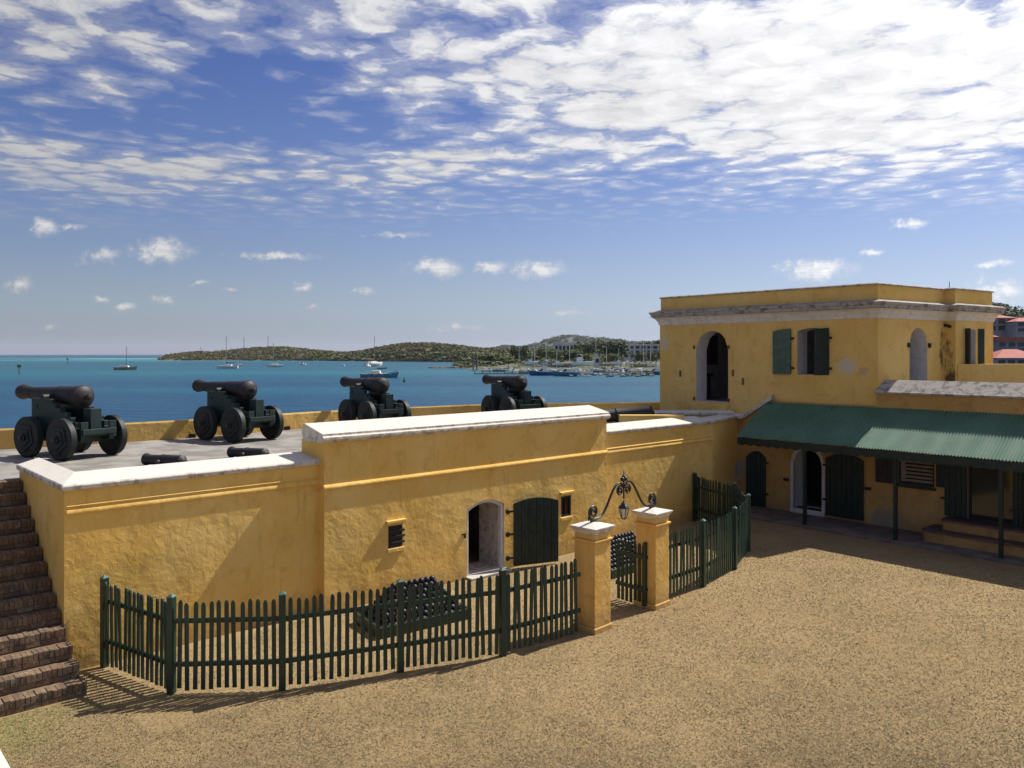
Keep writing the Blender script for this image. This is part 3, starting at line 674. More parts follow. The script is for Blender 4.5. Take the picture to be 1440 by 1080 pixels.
# ------------------------------------------------------------------ cannons
def make_cannon(loc, rz, label):
    t = thing('cannon', loc, rz, label, 'cannon', 'cannons on the terrace')
    A = 1.36; br = .215
    prof = [(0.001, -.72), (.05, -.71), (.07, -.68), (.065, -.63), (.035, -.60), (.05, -.575), (.13, -.56), (.20, -.53), (.235, -.49), (.255, -.485), (.255, -.43), (.238, -.42), (.232, -.30), (.240, -.29), (.240, -.25), (.226, -.24),
            (.200, .30), (.208, .31), (.208, .35), (.190, .36), (.140, 1.35), (.150, 1.36), (.150, 1.40), (.138, 1.41), (.145, 1.62), (.172, 1.74), (.178, 1.80), (.165, 1.85), (.12, 1.86), (.085, 1.862), (.08, 1.60), (.001, 1.6)]
    M_ = Matrix.Translation((0, 0, A)) @ Matrix.Rotation(R(1.5), 4, 'Y').inverted() @ Matrix.Rotation(R(90), 4, 'Y')
    b = MB().lathe(prof, 28, M_, cap=False).build('barrel', IRON, t, smooth=True, angle=40)
    MB().lathe([(.07, -.39), (.07, .39)], 14, Matrix.Translation((.42, 0, A-.03)) @ Matrix.Rotation(R(90), 4, 'X')).build('trunnion', IRON, b, smooth=True)
    steps = [(.80, .42), (.80, 1.30), (.10, 1.30), (.10, 1.21), (-.08, 1.21), (-.08, 1.11), (-.26, 1.11), (-.26, 1.01), (-.44, 1.01), (-.44, .91), (-.62, .91), (-.62, .81), (-.80, .81), (-.80, .68), (-.98, .68), (-.98, .40), (-.55, .36), (.0, .52), (.35, .42)]
    for sg in (-1, 1):
        y = sg*.335
        c = MB().prism(steps, 'y', y-.065, y+.065).build('cheek', CARR, t, bevel=.008)
        for bx, bz in ((.60, 1.12), (.60, .86), (.60, .52), (-.70, .60)): MB().lathe([(.035, -.012), (.035, .012)], 8, Matrix.Translation((bx, y+sg*.072, bz)) @ Matrix.Rotation(R(90), 4, 'X')).build('bolt', BLACK, c)
        MB().box(-1.02, -.98, y-.085, y+.085, .46, .82).build('end_block', CARR, c, bevel=.006)
    for x in (-.62, .58):
        MB().box(x-.09, x+.09, -.52, .52, .34, .54).build('axletree', CARR, t, bevel=.01)
        for sg in (-1, 1):
            r = .455; y = sg*.60
            rot = Matrix.Translation((x, y, r)) @ Matrix.Rotation(R(-90*sg), 4, 'X')
            w = MB().lathe([(r-.02, -.075), (r, -.06), (r, .06), (r-.02, .075)], 32, rot).build('wheel', WHEEL, t, smooth=True)
            pent = [(.33*math.cos(2*math.pi*k/5+.3), .33*math.sin(2*math.pi*k/5+.3)) for k in range(5)]
            pm_ = MB().prism(pent, 'z', .07, .098); pm_.v = [rot @ Vector(v) for v in pm_.v]; pm_.build('wheel_plate', WHEEL, w, bevel=.008)
            pent = [(.22*math.cos(2*math.pi*k/5+.3), .22*math.sin(2*math.pi*k/5+.3)) for k in range(5)]
            pm_ = MB().prism(pent, 'z', .098, .118); pm_.v = [rot @ Vector(v) for v in pm_.v]; pm_.build('wheel_plate', WHEEL, w, bevel=.008)
            MB().lathe([(.085, .11), (.085, .15), (.06, .165), (.06, .20), (.03, .205)], 14, rot).build('hub', BLACK, w, smooth=True)
    MB().box(-.98, -.30, -.27, .27, .50, .58).build('bed', CARR, t, bevel=.008)
    MB().box(-1.06, -.98, -.40, .40, .54, .66).build('rear_transom', CARR, t, bevel=.008)
    MB().box(.62, .74, -.27, .27, .60, 1.05).build('front_transom', CARR, t, bevel=.008)
    MB().box(-.92, -.66, -.13, .13, .58, 1.10).build('quoin_block', CARR, t, bevel=.008)
    return t
cl = ['cannon on a green stepped carriage, nearest the stairs at far left', 'cannon on a green stepped carriage behind the two small loose barrels', 'cannon on a green stepped carriage behind the left end of the tall coping', 'cannon on a green stepped carriage nearest the tower']
for (bx, by, hx, hy), lb in zip(((-9.47, 17.75, -.88, .47), (-6.9, 21.15, -.82, .57), (-3.86, 24.05, -.65, .76), (.36, 26.3, -.525, .85)), cl):
    h = Vector((hx, hy)).normalized(); o = Vector((bx, by))+h*.60
    make_cannon((o.x, o.y, TZ), math.atan2(h.y, h.x), lb)
def loose_barrel(loc, rz, L, r, label, tilt=0):
    t = thing('cannon_barrel', loc, rz, label, 'cannon barrel'); t.rotation_euler = (0, tilt, rz)
    s_ = L
    prof = [(.001, -.5*s_-.10), (.35*r, -.5*s_-.08), (.3*r, -.5*s_-.04), (.9*r, -.5*s_), (r*1.06, -.5*s_+.02), (r*1.06, -.42*s_), (r, -.41*s_), (r*.96, .0), (r*1.02, .01), (r*1.02, .04), (r*.9, .05), (r*.78, .38*s_), (r*.84, .40*s_), (r*1.02, .47*s_), (r*.98, .5*s_), (r*.55, .5*s_+.002), (r*.5, .4*s_), (.001, .4*s_)]
    M_ = Matrix.Translation((0, 0, r)) @ Matrix.Rotation(R(90), 4, 'Y')
    MB().lathe(prof, 20, M_, cap=False).build('tube', IRON, t, smooth=True, angle=40)
    MB().lathe([(r*.35, -r*1.6), (r*.35, r*1.6)], 10, Matrix.Translation((0, 0, r*.9)) @ Matrix.Rotation(R(90), 4, 'X')).build('trunnion', IRON, t, smooth=True)
loose_barrel((-7.12, 16.3, TZ), R(158), 1.0, .125, 'short black cannon barrel lying on the terrace, nearer the stairs')
loose_barrel((-5.80, 17.5, TZ), R(155), 1.0, .125, 'short black cannon barrel lying on the terrace behind the end of the low coping')
loose_barrel((3.35, 25.4, TZ+.12), R(188), 2.3, .23, 'long black cannon barrel lying on blocks left of the tower', R(3))

# ------------------------------------------------------------------ guard tower and range
TOW = plaster('tower_plaster', (.72, .46, .125), (.78, .53, .18), (.60, .355, .085), .8,
              patches=[(F3.w(F3.a(1192, .12), .12, F3.z(1192, 514, .12)), .28, (.60, .54, .46)), (F3.w(F3.a(1214, .12), .12, F3.z(1214, 522, .12)), .16, (.52, .36, .20)),
                       (F3.w(F3.a(934, .12), .12, F3.z(934, 480, .12)), .16, (.55, .52, .48)), (F3.w(F3.a(936, .12), .12, F3.z(936, 490, .12)), .12, (.58, .53, .48)),
                       (F3.w(F3.a(1042, 0), 0, 1.2), .30, (.36, .33, .30))], streaks=[(atd(1329, 497, 25.0), .22, .95), (atd(1337, 530, 25.0), .20, .4)])
tb = .12
aL = F3.a(928, tb); aC = F3.a(1235, tb); Ccor = F3.w(aC, tb)
tw = thing('guard_tower', F3.w(aL, tb), F3.ang, 'ochre square guard tower with weathered white cornice and open green shutters', 'tower')
LT = aC-aL
def ta(px): return F3.a(px, tb)-aL
d_op = (ta(979), ta(1024), 3.36, 5.80, (ta(1024)-ta(979))/2)
w_op = (ta(1121), ta(1165), F3.z(1140, 527, tb), F3.z(1140, 461, tb), .10)
ztop = 6.10
raw_build(wall_mb(LT, 2.5, ztop, .62, [d_op, w_op], back=2), 'front_wall', [TOW, REVEAL, INNER], tw)
# right hand face, at an obtuse angle
RD = Vector((.829, .559)); rang = math.atan2(RD.y, RD.x)
FR = Frame((Ccor.x, Ccor.y), math.degrees(rang))
aR1 = FR.a(1328); aR2 = FR.a(1381)
def onR(o): o.location = (LT, 0, 0); o.rotation_euler = (0, 0, rang-F3.ang); return o
niche = (FR.a(1279), FR.a(1304), 3.98, FR.z(1290, 461), (FR.a(1304)-FR.a(1279))/2)
onR(raw_build(wall_mb(aR1, 2.5, ztop, .62, [niche], back=2), 'side_wall', [TOW, REVEAL, INNER], tw))
jb = -.35
sw2 = (FR.a(1358, jb)-aR1, FR.a(1372, jb)-aR1, FR.z(1365, 512, jb), FR.z(1365, 462, jb), .05)
o2 = raw_build(shift(wall_mb(aR2-aR1, 2.5, ztop, .62, [sw2], back=2), aR1, jb), 'side_wall', [TOW, REVEAL, INNER], tw); onR(o2)
onR(MB().box(aR1-.002, aR1+.3, jb+.02, .2, 2.5, ztop-.002).build('wall_return', TOW, tw))
# the hidden sides close the volume
def t2(p): a, b = F3.loc(p); return (a-aL, b-tb)
R2 = FR.w(aR2, jb); bk1 = R2+Vector((-3.2, 5.0, 0)); bk0 = F3.w(aL, tb+5.5)
def slab(p, q, name, th=.5):
    p = Vector(t2(p)); q = Vector(t2(q)); d = (q-p).normalized(); n = Vector((-d.y, d.x))*th
    return MB().prism([tuple(p), tuple(q), tuple(q+n), tuple(p+n)], 'z', -4 if name == 'outer_wall' else 2.5, ztop).build(name, TOW, tw)
slab(R2, bk1, 'back_wall'); slab(bk1, bk0, 'back_wall'); slab(bk0, F3.w(aL+.01, tb+.05), 'back_wall')
foot = [t2(F3.w(aL, tb)), t2(Ccor), t2(FR.w(aR1, 0)), t2(FR.w(aR1, jb)), t2(R2), t2(bk1), t2(bk0)]
def offset_poly(poly, d):
    out = []; n = len(poly)
    for i in range(n):
        p0 = Vector(poly[i-1]); p1 = Vector(poly[i]); p2 = Vector(poly[(i+1) % n])
        e0 = (p1-p0).normalized(); e1 = (p2-p1).normalized(); n0 = Vector((e0.y, -e0.x)); n1 = Vector((e1.y, -e1.x))
        b = (n0+n1); b = b/max(.3, b.dot(n0)); out.append(tuple(p1+b*d))
    return out
def ring_stack(levels, name, mat, parent, close=True):     # levels (offset, z)
    n = len(foot); vs = []
    for d, z in levels: vs += [(x, y, z) for x, y in offset_poly(foot, d)]
    fs = [(k*n+i, k*n+(i+1) % n, (k+1)*n+(i+1) % n, (k+1)*n+i) for k in range(len(levels)-1) for i in range(n)]
    fs += [tuple(range(n))[::-1], tuple(range((len(levels)-1)*n, len(levels)*n))]
    return MB().add(vs, fs).build(name, mat, parent, bevel=.008)
ring_stack([(-.05, 6.05), (.03, 6.05), (.05, 6.16), (.08, 6.20), (.12, 6.27), (.22, 6.33), (.1, 6.335)], 'cornice', CORN, tw)
ring_stack([(.1, 6.336), (.24, 6.34), (.24, 6.43), (.28, 6.46), (.29, 6.52), (.0, 6.60), (-.1, 6.60)], 'cornice_fillet', STAIN, tw)
ring_stack([(-.02, 6.58), (-.02, 7.03), (-.6, 7.03)], 'parapet', TOW, tw)
ring_stack([(.02, 7.022), (.02, 7.06), (-.04, 7.09), (-.5, 7.06)], 'parapet_coping', STAIN, tw)
MB().prism(offset_poly(foot, -.5), 'z', 3.15, 3.35).build('floor', INNER, tw)
MB().tube([Vector((*t2(FR.w(FR.a(1357), .5)), 7.05)), Vector((*t2(FR.w(FR.a(1357), .5)), 7.40))], .012, 5).build('rod', RUST, tw)
# inside: partition, a dark panel for its opening, and a low dark rail seen through the doorway
MB().box(.51, .54, .64, 4.8, 3.35, 6.0).build('inner_wall', INNER, tw)
MB().box(.51, LT-.8, 4.7, 4.8, 3.35, 6.0).build('inner_wall', INNER, tw)
MB().box(.545, .60, 1.75, 2.75, 4.60, 5.70).build('inner_dark_panel', DARKWOOD, tw)  # dark sheet standing in for the unlit opening in the partition
for k in range(5): MB().box(.70, .76, 1.3+.17*k, 1.37+.17*k, 3.35, 4.2).build('inner_rail', DARKWOOD, tw)
MB().box(.68, .78, 1.2, 2.2, 4.2, 4.28).build('inner_rail', DARKWOOD, tw)
# worn step under the doorway
MB().box(d_op[0]-.08, d_op[1]+.05, -.22, .02, 3.02, 3.30).build('doorstep', TOW, tw, bevel=.02)
# shutters of planks
def shutter(parent, x, y, z0, z1, w, ang, mat, n, name='shutter', arch=.08, flip=1):
    sh = MB().box(0, w, .022, .05, z0+.03, z1-arch-.03).build(name, mat, parent); sh.location = (x, y, 0); sh.rotation_euler = (0, 0, ang)
    h = (z1-z0)/n
    for k in range(n):
        a = z0+h*k; b = a+h-.012
        if k < n-1: MB().box(0, w, 0, .034, a, b).build('plank', mat, sh)
        else: MB().prism([(0, a), (w, a), (w, b-(0 if flip < 0 else arch)), (w*.5, b-arch*.25), (0, b-(arch if flip < 0 else 0))], 'y', 0, .034).build('plank', mat, sh)
    return sh
s1 = shutter(tw, ta(1088), -.07, w_op[2], w_op[3], ta(1113)-ta(1088), 0, SHUT, 9, flip=-1)
s2 = shutter(tw, w_op[1], -.02, w_op[2], w_op[3], .48, R(-118), GREEN, 9, flip=1)
for sx, shp in ((ta(1115), s1), (ta(1168), s2)):
    for z in (w_op[2]+.2, w_op[3]-.32): MB().box(sx-.08, sx+.05, -.06, .0, z-.035, z+.035).build('hinge', BLACK, tw, bevel=.01)
for sx in (d_op[0]-.07, d_op[1]+.03):
    for z in (3.45, 5.25): MB().box(sx-.03, sx+.03, -.06, .0, z-.07, z+.05).build('hinge_pin', RUST, tw, bevel=.01)
for px, py in ((957, 525), (1031, 524), (1045, 536)): MB().box(ta(px)-.03, ta(px)+.03, -.04, .0, F3.z(px, py, tb)-.12, F3.z(px, py, tb)+.1).build('wall_hook', RUST, tw)
for px in (1277, 1306): onR(MB().box(FR.a(px)-.04, FR.a(px)+.03, -.07, .0, 5.2, 5.34).build('hinge_pin', BLACK, tw))
for px, an in ((1356, 105), (1375, 60)):
    q = MB().box(0, .17, 0, .05, sw2[2], sw2[3]).build('shutter', GREENP if an == 60 else GREEN, tw, bevel=.004)
    q.location = (LT+FR.c*0, 0, 0); pp = FR.w(FR.a(px, jb), jb-.02); a_, b_ = t2(pp); q.location = (a_, b_, 0); q.rotation_euler = (0, 0, rang-F3.ang-R(an))
sp_ = MB().tube([Vector((*t2(FR.w(aR1-.02, -.02)), 5.92)), Vector((*t2(FR.w(aR1-.05, -.22)), 5.86))], .05, 8); sp_.build('water_spout', BLACK, tw)

# ---- lower range under the veranda
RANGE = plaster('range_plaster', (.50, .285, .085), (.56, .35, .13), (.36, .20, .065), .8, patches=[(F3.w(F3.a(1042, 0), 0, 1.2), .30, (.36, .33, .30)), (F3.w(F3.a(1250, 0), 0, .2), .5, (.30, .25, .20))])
rg = thing('guard_range', F3.w(0, 0), F3.ang, 'ochre ground floor range in deep shade behind the veranda posts', 'building')
def ra(px, b=0): return F3.a(px, b)
def rz(px, py, b=0): return F3.z(px, py, b)
LR = 14.0
o_l = (ra(1056), ra(1077), .02, rz(1066, 636), (ra(1077)-ra(1056))/2)
o_w = (ra(1116), ra(1156), .20, 2.06, (ra(1156)-ra(1116))/2)
o_v = (ra(1262), ra(1314), rz(1288, 683), rz(1288, 640), 0)
o_g = (ra(1361), ra(1428), rz(1395, 737), 2.55, 0)
WALLTOP = [(0, 2.90), (.30, 2.90), (1.25, 3.50), (aC, 3.50), (aC+.002, 3.87), (LR, 3.87)]
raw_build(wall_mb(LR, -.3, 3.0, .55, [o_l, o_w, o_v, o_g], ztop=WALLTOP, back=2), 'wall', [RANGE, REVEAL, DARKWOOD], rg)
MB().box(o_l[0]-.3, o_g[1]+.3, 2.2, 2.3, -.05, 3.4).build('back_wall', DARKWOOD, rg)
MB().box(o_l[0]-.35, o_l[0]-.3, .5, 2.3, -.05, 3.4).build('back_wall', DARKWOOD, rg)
MB().box(-.02, LR, .56, 2.3, 3.38, 3.45).build('ceiling', INNER, rg)
arch_band(o_w[0], o_w[1], .05, o_w[3], o_w[4], .10, -.02, .10).build('door_surround', REVEAL, rg)
MB().box(o_w[0]-.10, o_w[1]+.10, -.06, .3, .05, .20).build('door_sill', REVEAL, rg, bevel=.01)
# coping: level piece, ramp, and the mouldy coping above the roof
pr = [(-.12, 0), (-.12, .07), (.55, .10), (.55, 0)]
def cop_seg(pts, name, mat, prof=pr):
    mb = MB(); n = len(prof); vs = []
    for x, z in pts: vs += [(x, y, z+dz) for y, dz in prof]
    fs = [(k*n+i, k*n+(i+1) % n, (k+1)*n+(i+1) % n, (k+1)*n+i) for k in range(len(pts)-1) for i in range(n)]+[tuple(range(n)), tuple(range((len(pts)-1)*n, len(pts)*n))]
    return mb.add(vs, fs).build(name, mat, rg, bevel=.01)
cop_seg([(-.1, 2.895), (.26, 2.895), (.42, 2.96), (1.35, 3.57)], 'coping', WHITE, [(-.15, -.03), (-.16, .09), (.0, .13), (.112, .13), (.112, 0)])
cop_seg([(aC-.02, 3.865), (LR, 3.865)], 'coping', STAIN, [(-.07, .0), (-.07, .05), (-.03, .07), (.45, .39), (.60, .38), (.60, 0)])
# upper terrace behind and its far wall
MB().prism([(aC+.1, .5), (LR, .5), (LR, 5.5), (aC+3.6, 5.5)], 'z', 3.55, 3.85).build('upper_floor', CONC, rg)
bwz = FR.z(1350, 512, 1.2)
p0 = F3.loc(FR.w(FR.a(1346, jb), jb-.02)); p1 = F3.loc(Vector((21, 25.6)))
dv = (Vector(p1)-Vector(p0)).normalized(); nv = Vector((-dv.y, dv.x))*.4
MB().prism([p0, p1, tuple(Vector(p1)+nv), tuple(Vector(p0)+nv)], 'z', 2, FR.z(1350, 512, jb)).build('upper_parapet', TOW, rg)
# link wall between the battery wall and the range, and low walls on the terrace beside the tower
e = F1.w(aR-.05, .02); e2 = F3.w(.02, .02)
lk = thing('link_wall', (e.x, e.y, 0), math.atan2(e2.y-e.y, e2.x-e.x), 'short shaded ochre wall joining the battery wall to the tower range', 'wall')
LL = math.hypot(e2.x-e.x, e2.y-e.y)
raw_build(wall_mb(LL, -.3, 2.89, .45, []), 'wall_section', TOW, lk)
MB().prism([(-.06, 2.885), (-.06, 2.96), (.5, 2.99), (.5, 2.885)], 'x', .1, LL+.05).build('coping', WHITE, lk, bevel=.012)
cw0 = atd(914, 580, 26.3); cw1 = F3.w(-.02, -.02)
cwl = thing('coped_low_wall', (cw0.x, cw0.y, TZ), math.atan2(cw1.y-cw0.y, cw1.x-cw0.x), 'low wall with pale rounded coping in front of the tower doorway', 'wall')
Lc = math.hypot(cw1.x-cw0.x, cw1.y-cw0.y)
MB().box(.0, Lc, 0, .4, 0, .28).build('wall_section', TOW, cwl)
MB().prism([(-.05, .275), (-.06, .35), (.0, .40), (.35, .42), (.45, .35), (.45, .275)], 'x', -.1, Lc-.05).build('coping', WHITE, cwl, bevel=.015)
sb0 = atd(872, 584, 24.4); sb1 = atd(962, 590, 24.4)
sbw = thing('stair_head_wall', (sb0.x, sb0.y, TZ), math.atan2(sb1.y-sb0.y, sb1.x-sb0.x), 'plain low ochre wall between the long loose barrel and the coping', 'wall')
MB().box(0, (sb1-sb0).length, 0, .3, 0, sb0.z-TZ).build('wall_section', TOW, sbw, bevel=.01)
# doors and shutters of the range
def plank_door(px0, px1, z0, z1, mat, n, label, ang=0, arch=.15, yb=-.09, hinge='L', parent=None):
    x0, x1 = ra(px0, yb), ra(px1, yb); w = x1-x0
    o = F3.w(x0 if hinge == 'L' else x1, yb, z0)
    t = thing('plank_door', o, F3.ang+R(ang), label, 'door')
    h = (z1-z0)
    for k in range(n):
        xa = w*k/n; xb = w*(k+1)/n-.012
        if hinge == 'R': xa, xb = xa-w, xb-w
        def tp(x): q = (x+(w if hinge == 'R' else 0))/w*2-1; return h-arch*q*q
        MB().prism([(xa, 0), (xb, 0), (xb, tp(xb)), ((xa+xb)/2, tp((xa+xb)/2)), (xa, tp(xa))], 'y', 0, .05).build('plank', mat, t)
    for z in (.25*h, .8*h):
        xx = (-.09, .22) if hinge == 'L' else (-.22, .09)
        MB().box(xx[0], xx[1], -.02, .0, z-.03, z+.03).build('strap_hinge', BLACK, t)
    return t
plank_door(1161, 1214, .13, 2.02, GREEN, 7, 'wide dark green plank door folded back right of the white doorway')
plank_door(1052, 1077, .04, rz(1066, 634), GREEN, 4, 'narrow arched dark door ajar nearest the picket fence', 14, .22, -.04, 'R')
plank_door(1328, 1360, rz(1344, 726), 2.5, GREEN, 4, 'tall black green door leaf left of the glazed shop door', 0, .0)
plank_door(1426, 1452, rz(1395, 740), 2.5, GREEN, 4, 'black green door leaf at the right edge beside the glazed door', 0, .0)
def range_shutter(px0, px1, py1, mat, lab, ang=0):
    x0, x1 = ra(px0, -.06), ra(px1, -.06); o = F3.w(x0, -.06, rz(px0, py1))
    t = thing('window_shutter', o, F3.ang+R(ang), lab, 'shutter'); h = 2.35-rz(px0, py1)
    for k in range(5): MB().box((x1-x0)*k/5, (x1-x0)*(k+1)/5-.006, 0, .04, 0, h).build('plank', mat, t)
range_shutter(1231, 1258, 677, DARKWOOD, 'grey brown shutter left of the louvred window'); range_shutter(1316, 1329, 684, GREEN, 'narrow dark shutter right of the louvred window')
lv = MB()
for q in ((o_v[0], o_v[0]+.06, o_v[2], o_v[3]), (o_v[1]-.06, o_v[1], o_v[2], o_v[3]), (o_v[0]+.06, o_v[1]-.06, o_v[2], o_v[2]+.07)): lv.box(q[0], q[1], .05, .12, q[2], q[3])
lvo = lv.build('louvre_frame', GREEN, rg)
for k in range(9):
    z = o_v[2]+.12+k*.105
    if z < o_v[3]-.04: 
        q = MB().box(o_v[0]+.06, o_v[1]-.06, -.035, .035, -.008, .008).build('louvre_slat', CREAMW, lvo); q.location = (0, .09, z); q.rotation_euler = (R(38), 0, 0)
MB().box(o_v[0]-.05, o_v[1]+.05, -.10, .06, o_v[2]-.07, o_v[2]-.004).build('window_sill', GREEN, rg)
gf = MB()
for q in ((o_g[0], o_g[0]+.07, o_g[2], o_g[3]), (o_g[1]-.07, o_g[1], o_g[2], o_g[3]), (o_g[0]+.07, o_g[1]-.07, o_g[2], o_g[2]+.09)): gf.box(q[0], q[1], .03, .10, q[2], q[3])
gfo = gf.build('shop_door_frame', DARKWOOD, rg); MB().box(o_g[0]+.07, o_g[1]-.07, .06, .075, o_g[2]+.09, o_g[3]-.002).build('pane', GLASSY, gfo)
MB().box(o_g[0]-.12, o_g[1]+.12, -.14, .02, o_g[2]-.08, o_g[2]-.003).build('door_sill', DARKWOOD, rg)
for px, py in ((1106, 674), (1221, 687)): MB().box(ra(px)-.08, ra(px)+.08, -.06, 0, rz(px, py)-.04, rz(px, py)+.04).build('door_hook', BLACK, rg)
# walkway, steps
MBw = MB().prism([tuple(F3.w(-.25, .02))[:2], tuple(F3.w(.1, -1.0))[:2], tuple(F3.w(.8, -1.75))[:2], tuple(F3.w(LR, -1.75))[:2], tuple(F3.w(LR, .02))[:2]], 'z', -.1, .055)
tag(MBw.build('walkway', WALK), 'brown stone walkway under the veranda roof', kind='structure')
es = thing('entry_steps', F3.w(ra(1336), 0), F3.ang, 'two ochre steps with brown treads below the glazed shop door', 'steps')
def rounded(x0, x1, y0, y1, r, n=6):
    return [(x0, y1), (x0, y0+r)]+[(x0+r-r*math.cos(R(90*k/n)), y0+r-r*math.sin(R(90*k/n))) for k in range(n+1)][1:]+[(x1, y0), (x1, y1)]
zt1 = .62; zt0 = .35
x1s = 4.6; xl = ra(1316)-ra(1336)
MB().prism(rounded(xl, x1s, -1.02, -.02, .25), 'z', .05, zt0-.05).build('lower_riser', TAN, es); MB().prism(rounded(xl-.03, x1s, -1.05, -.02, .27), 'z', zt0-.05, zt0).build('lower_tread', PURP, es)
MB().prism(rounded(0, x1s, -.62, -.02, .12), 'z', zt0, zt1-.05).build('upper_riser', TAN, es); MB().prism(rounded(-.03, x1s, -.65, -.02, .13), 'z', zt1-.05, zt1).build('upper_tread', PURP, es)
# veranda
ve = thing('veranda_roof', F3.w(0, 0), F3.ang, 'green corrugated iron veranda roof with scalloped edge on thin posts', 'veranda')
ye, ze, yt, zt = -1.72, 2.46, -.005, 3.46; x = 1.10; SHW = .86; k = 0
while x < LR-.5:
    mb = MB(); n = 92; vs = []
    for j in range(n+1):
        xx = x+SHW*1.0*j/n; h = .016*math.cos(2*math.pi*(xx)/.076)
        for (y, z) in ((ye, ze), (yt, zt)): vs.append((xx+(.02 if y == ye else 0)*0, y, z+h+.004*(k % 2)))
    mb.add(vs, [(2*j, 2*j+2, 2*j+3, 2*j+1) for j in range(n)])
    so = mb.build('roof_sheet', ROOF, ve)
    x += SHW; k += 1
# scalloped valance boards
x = 1.12; Ls = .30
vb = MB(); 
while x < LR-.6:
    q = MB().prism([(x, 2.43), (x+Ls-.004, 2.43)]+[(x+Ls-.004-(Ls-.004)*j/6, 2.245-.042*math.sin(math.pi*j/6)) for j in range(7)], 'y', ye+.03, ye+.05)
    q.build('valance_board', GREEN, ve); x += Ls
MB().prism([(ye+.06, 2.36), (ye+.12, 2.36), (ye+.12, 2.43), (ye+.06, 2.43)], 'x', 1.15, LR-.6).build('eave_beam', GREEN, ve)
for j in range(12): MB().beam((1.3+j*1.05, ye+.14, 2.42), (1.3+j*1.05, -.02, 3.40), .06, .08).build('rafter', GREEN, ve)
for px, py in ((1132, 740), (1260, 762), (1408, 788), (1600, 0)):
    a = F3.loc(at(px, py, 0))[0] if py else F3.loc(at(1408, 788, 0))[0]+2.55
    MB().box(a-.045, a+.045, -1.52, -1.43, -.05, 2.42).build('post', GREEN, ve, bevel=.006)
# white kerb end in the lower left corner
k0 = at(-30, 998, .1); k1 = at(14, 1078, .1); dk = (k1-k0).normalized(); nk = Vector((dk.y, -dk.x, 0))
kb = thing('white_kerb', (k1.x, k1.y, 0), 0, 'white painted kerb end in the lower left corner', 'kerb')
MB().prism([(0, 0), (-dk.x*3, -dk.y*3), (-dk.x*3+nk.x*.9, -dk.y*3+nk.y*.9), (dk.x*1.5+nk.x*.9, dk.y*1.5+nk.y*.9), (dk.x*1.5, dk.y*1.5)], 'z', -.05, .10).build('kerb_stone', WHITE, kb, bevel=.01)

# ------------------------------------------------------------------ dry grass on the courtyard
def make_grass():
    n = 720000
    # denser near the camera: sample depth with a falling density
    dd = 9.2+(26-9.2)*np.random.rand(n)**1.7
    u = -.72+1.46*np.random.rand(n)
    X = u*dd; Y = dd
    a = (X-F1.o.x)*F1.c+(Y-F1.o.y)*F1.s; b = -(X-F1.o.x)*F1.s+(Y-F1.o.y)*F1.c
    a3 = (X-F3.o.x)*F3.c+(Y-F3.o.y)*F3.s; b3 = -(X-F3.o.x)*F3.s+(Y-F3.o.y)*F3.c
    ok = ~((b > -.25) & (a > -.2)) & (b3 < -1.80) & ~((a < .12) & (b > -1.12))
    ok &= ~(((X-k1.x)*nk.x+(Y-k1.y)*nk.y > -.03) & (X < -4))
    # worn bare spots thin the blades
    worn = .5+.5*np.sin(X*1.7+np.sin(Y*1.3)*1.4)*np.sin(Y*1.1+np.cos(X*.9)*1.7)
    enc = (b > -3.0) & (a > .3) & (a < 16.6)
    ok &= np.random.rand(n) > .25*worn+.45*enc
    X = X[ok]; Y = Y[ok]; m = len(X); D = dd[ok]
    h = np.random.uniform(.006, .021, m)*(1+.02*(D-9)); w = np.random.uniform(.004, .009, m)*(1+.04*(D-9)); th = np.random.rand(m)*2*np.pi
    lx = np.random.normal(0, .034, m); ly = np.random.normal(0, .038, m)
    co = np.empty((m, 3, 3)); cx = np.cos(th)*w; sy = np.sin(th)*w
    co[:, 0] = np.stack([X-cx, Y-sy, np.full(m, -.004)], 1); co[:, 1] = np.stack([X+cx, Y+sy, np.full(m, -.004)], 1); co[:, 2] = np.stack([X+lx, Y+ly, h], 1)
    me = bpy.data.meshes.new('dry_grass'); me.vertices.add(m*3); me.vertices.foreach_set('co', co.ravel())
    me.loops.add(m*3); me.loops.foreach_set('vertex_index', np.arange(m*3, dtype=np.int32))
    me.polygons.add(m); me.polygons.foreach_set('loop_start', np.arange(0, m*3, 3, dtype=np.int32)); me.polygons.foreach_set('loop_total', np.full(m, 3, dtype=np.int32))
    me.update(); me.validate(); me.materials.append(GRASS)
    tag(link('dry_grass', me), 'short dry straw coloured grass covering the courtyard', 'grass', None, 'stuff')
make_grass()

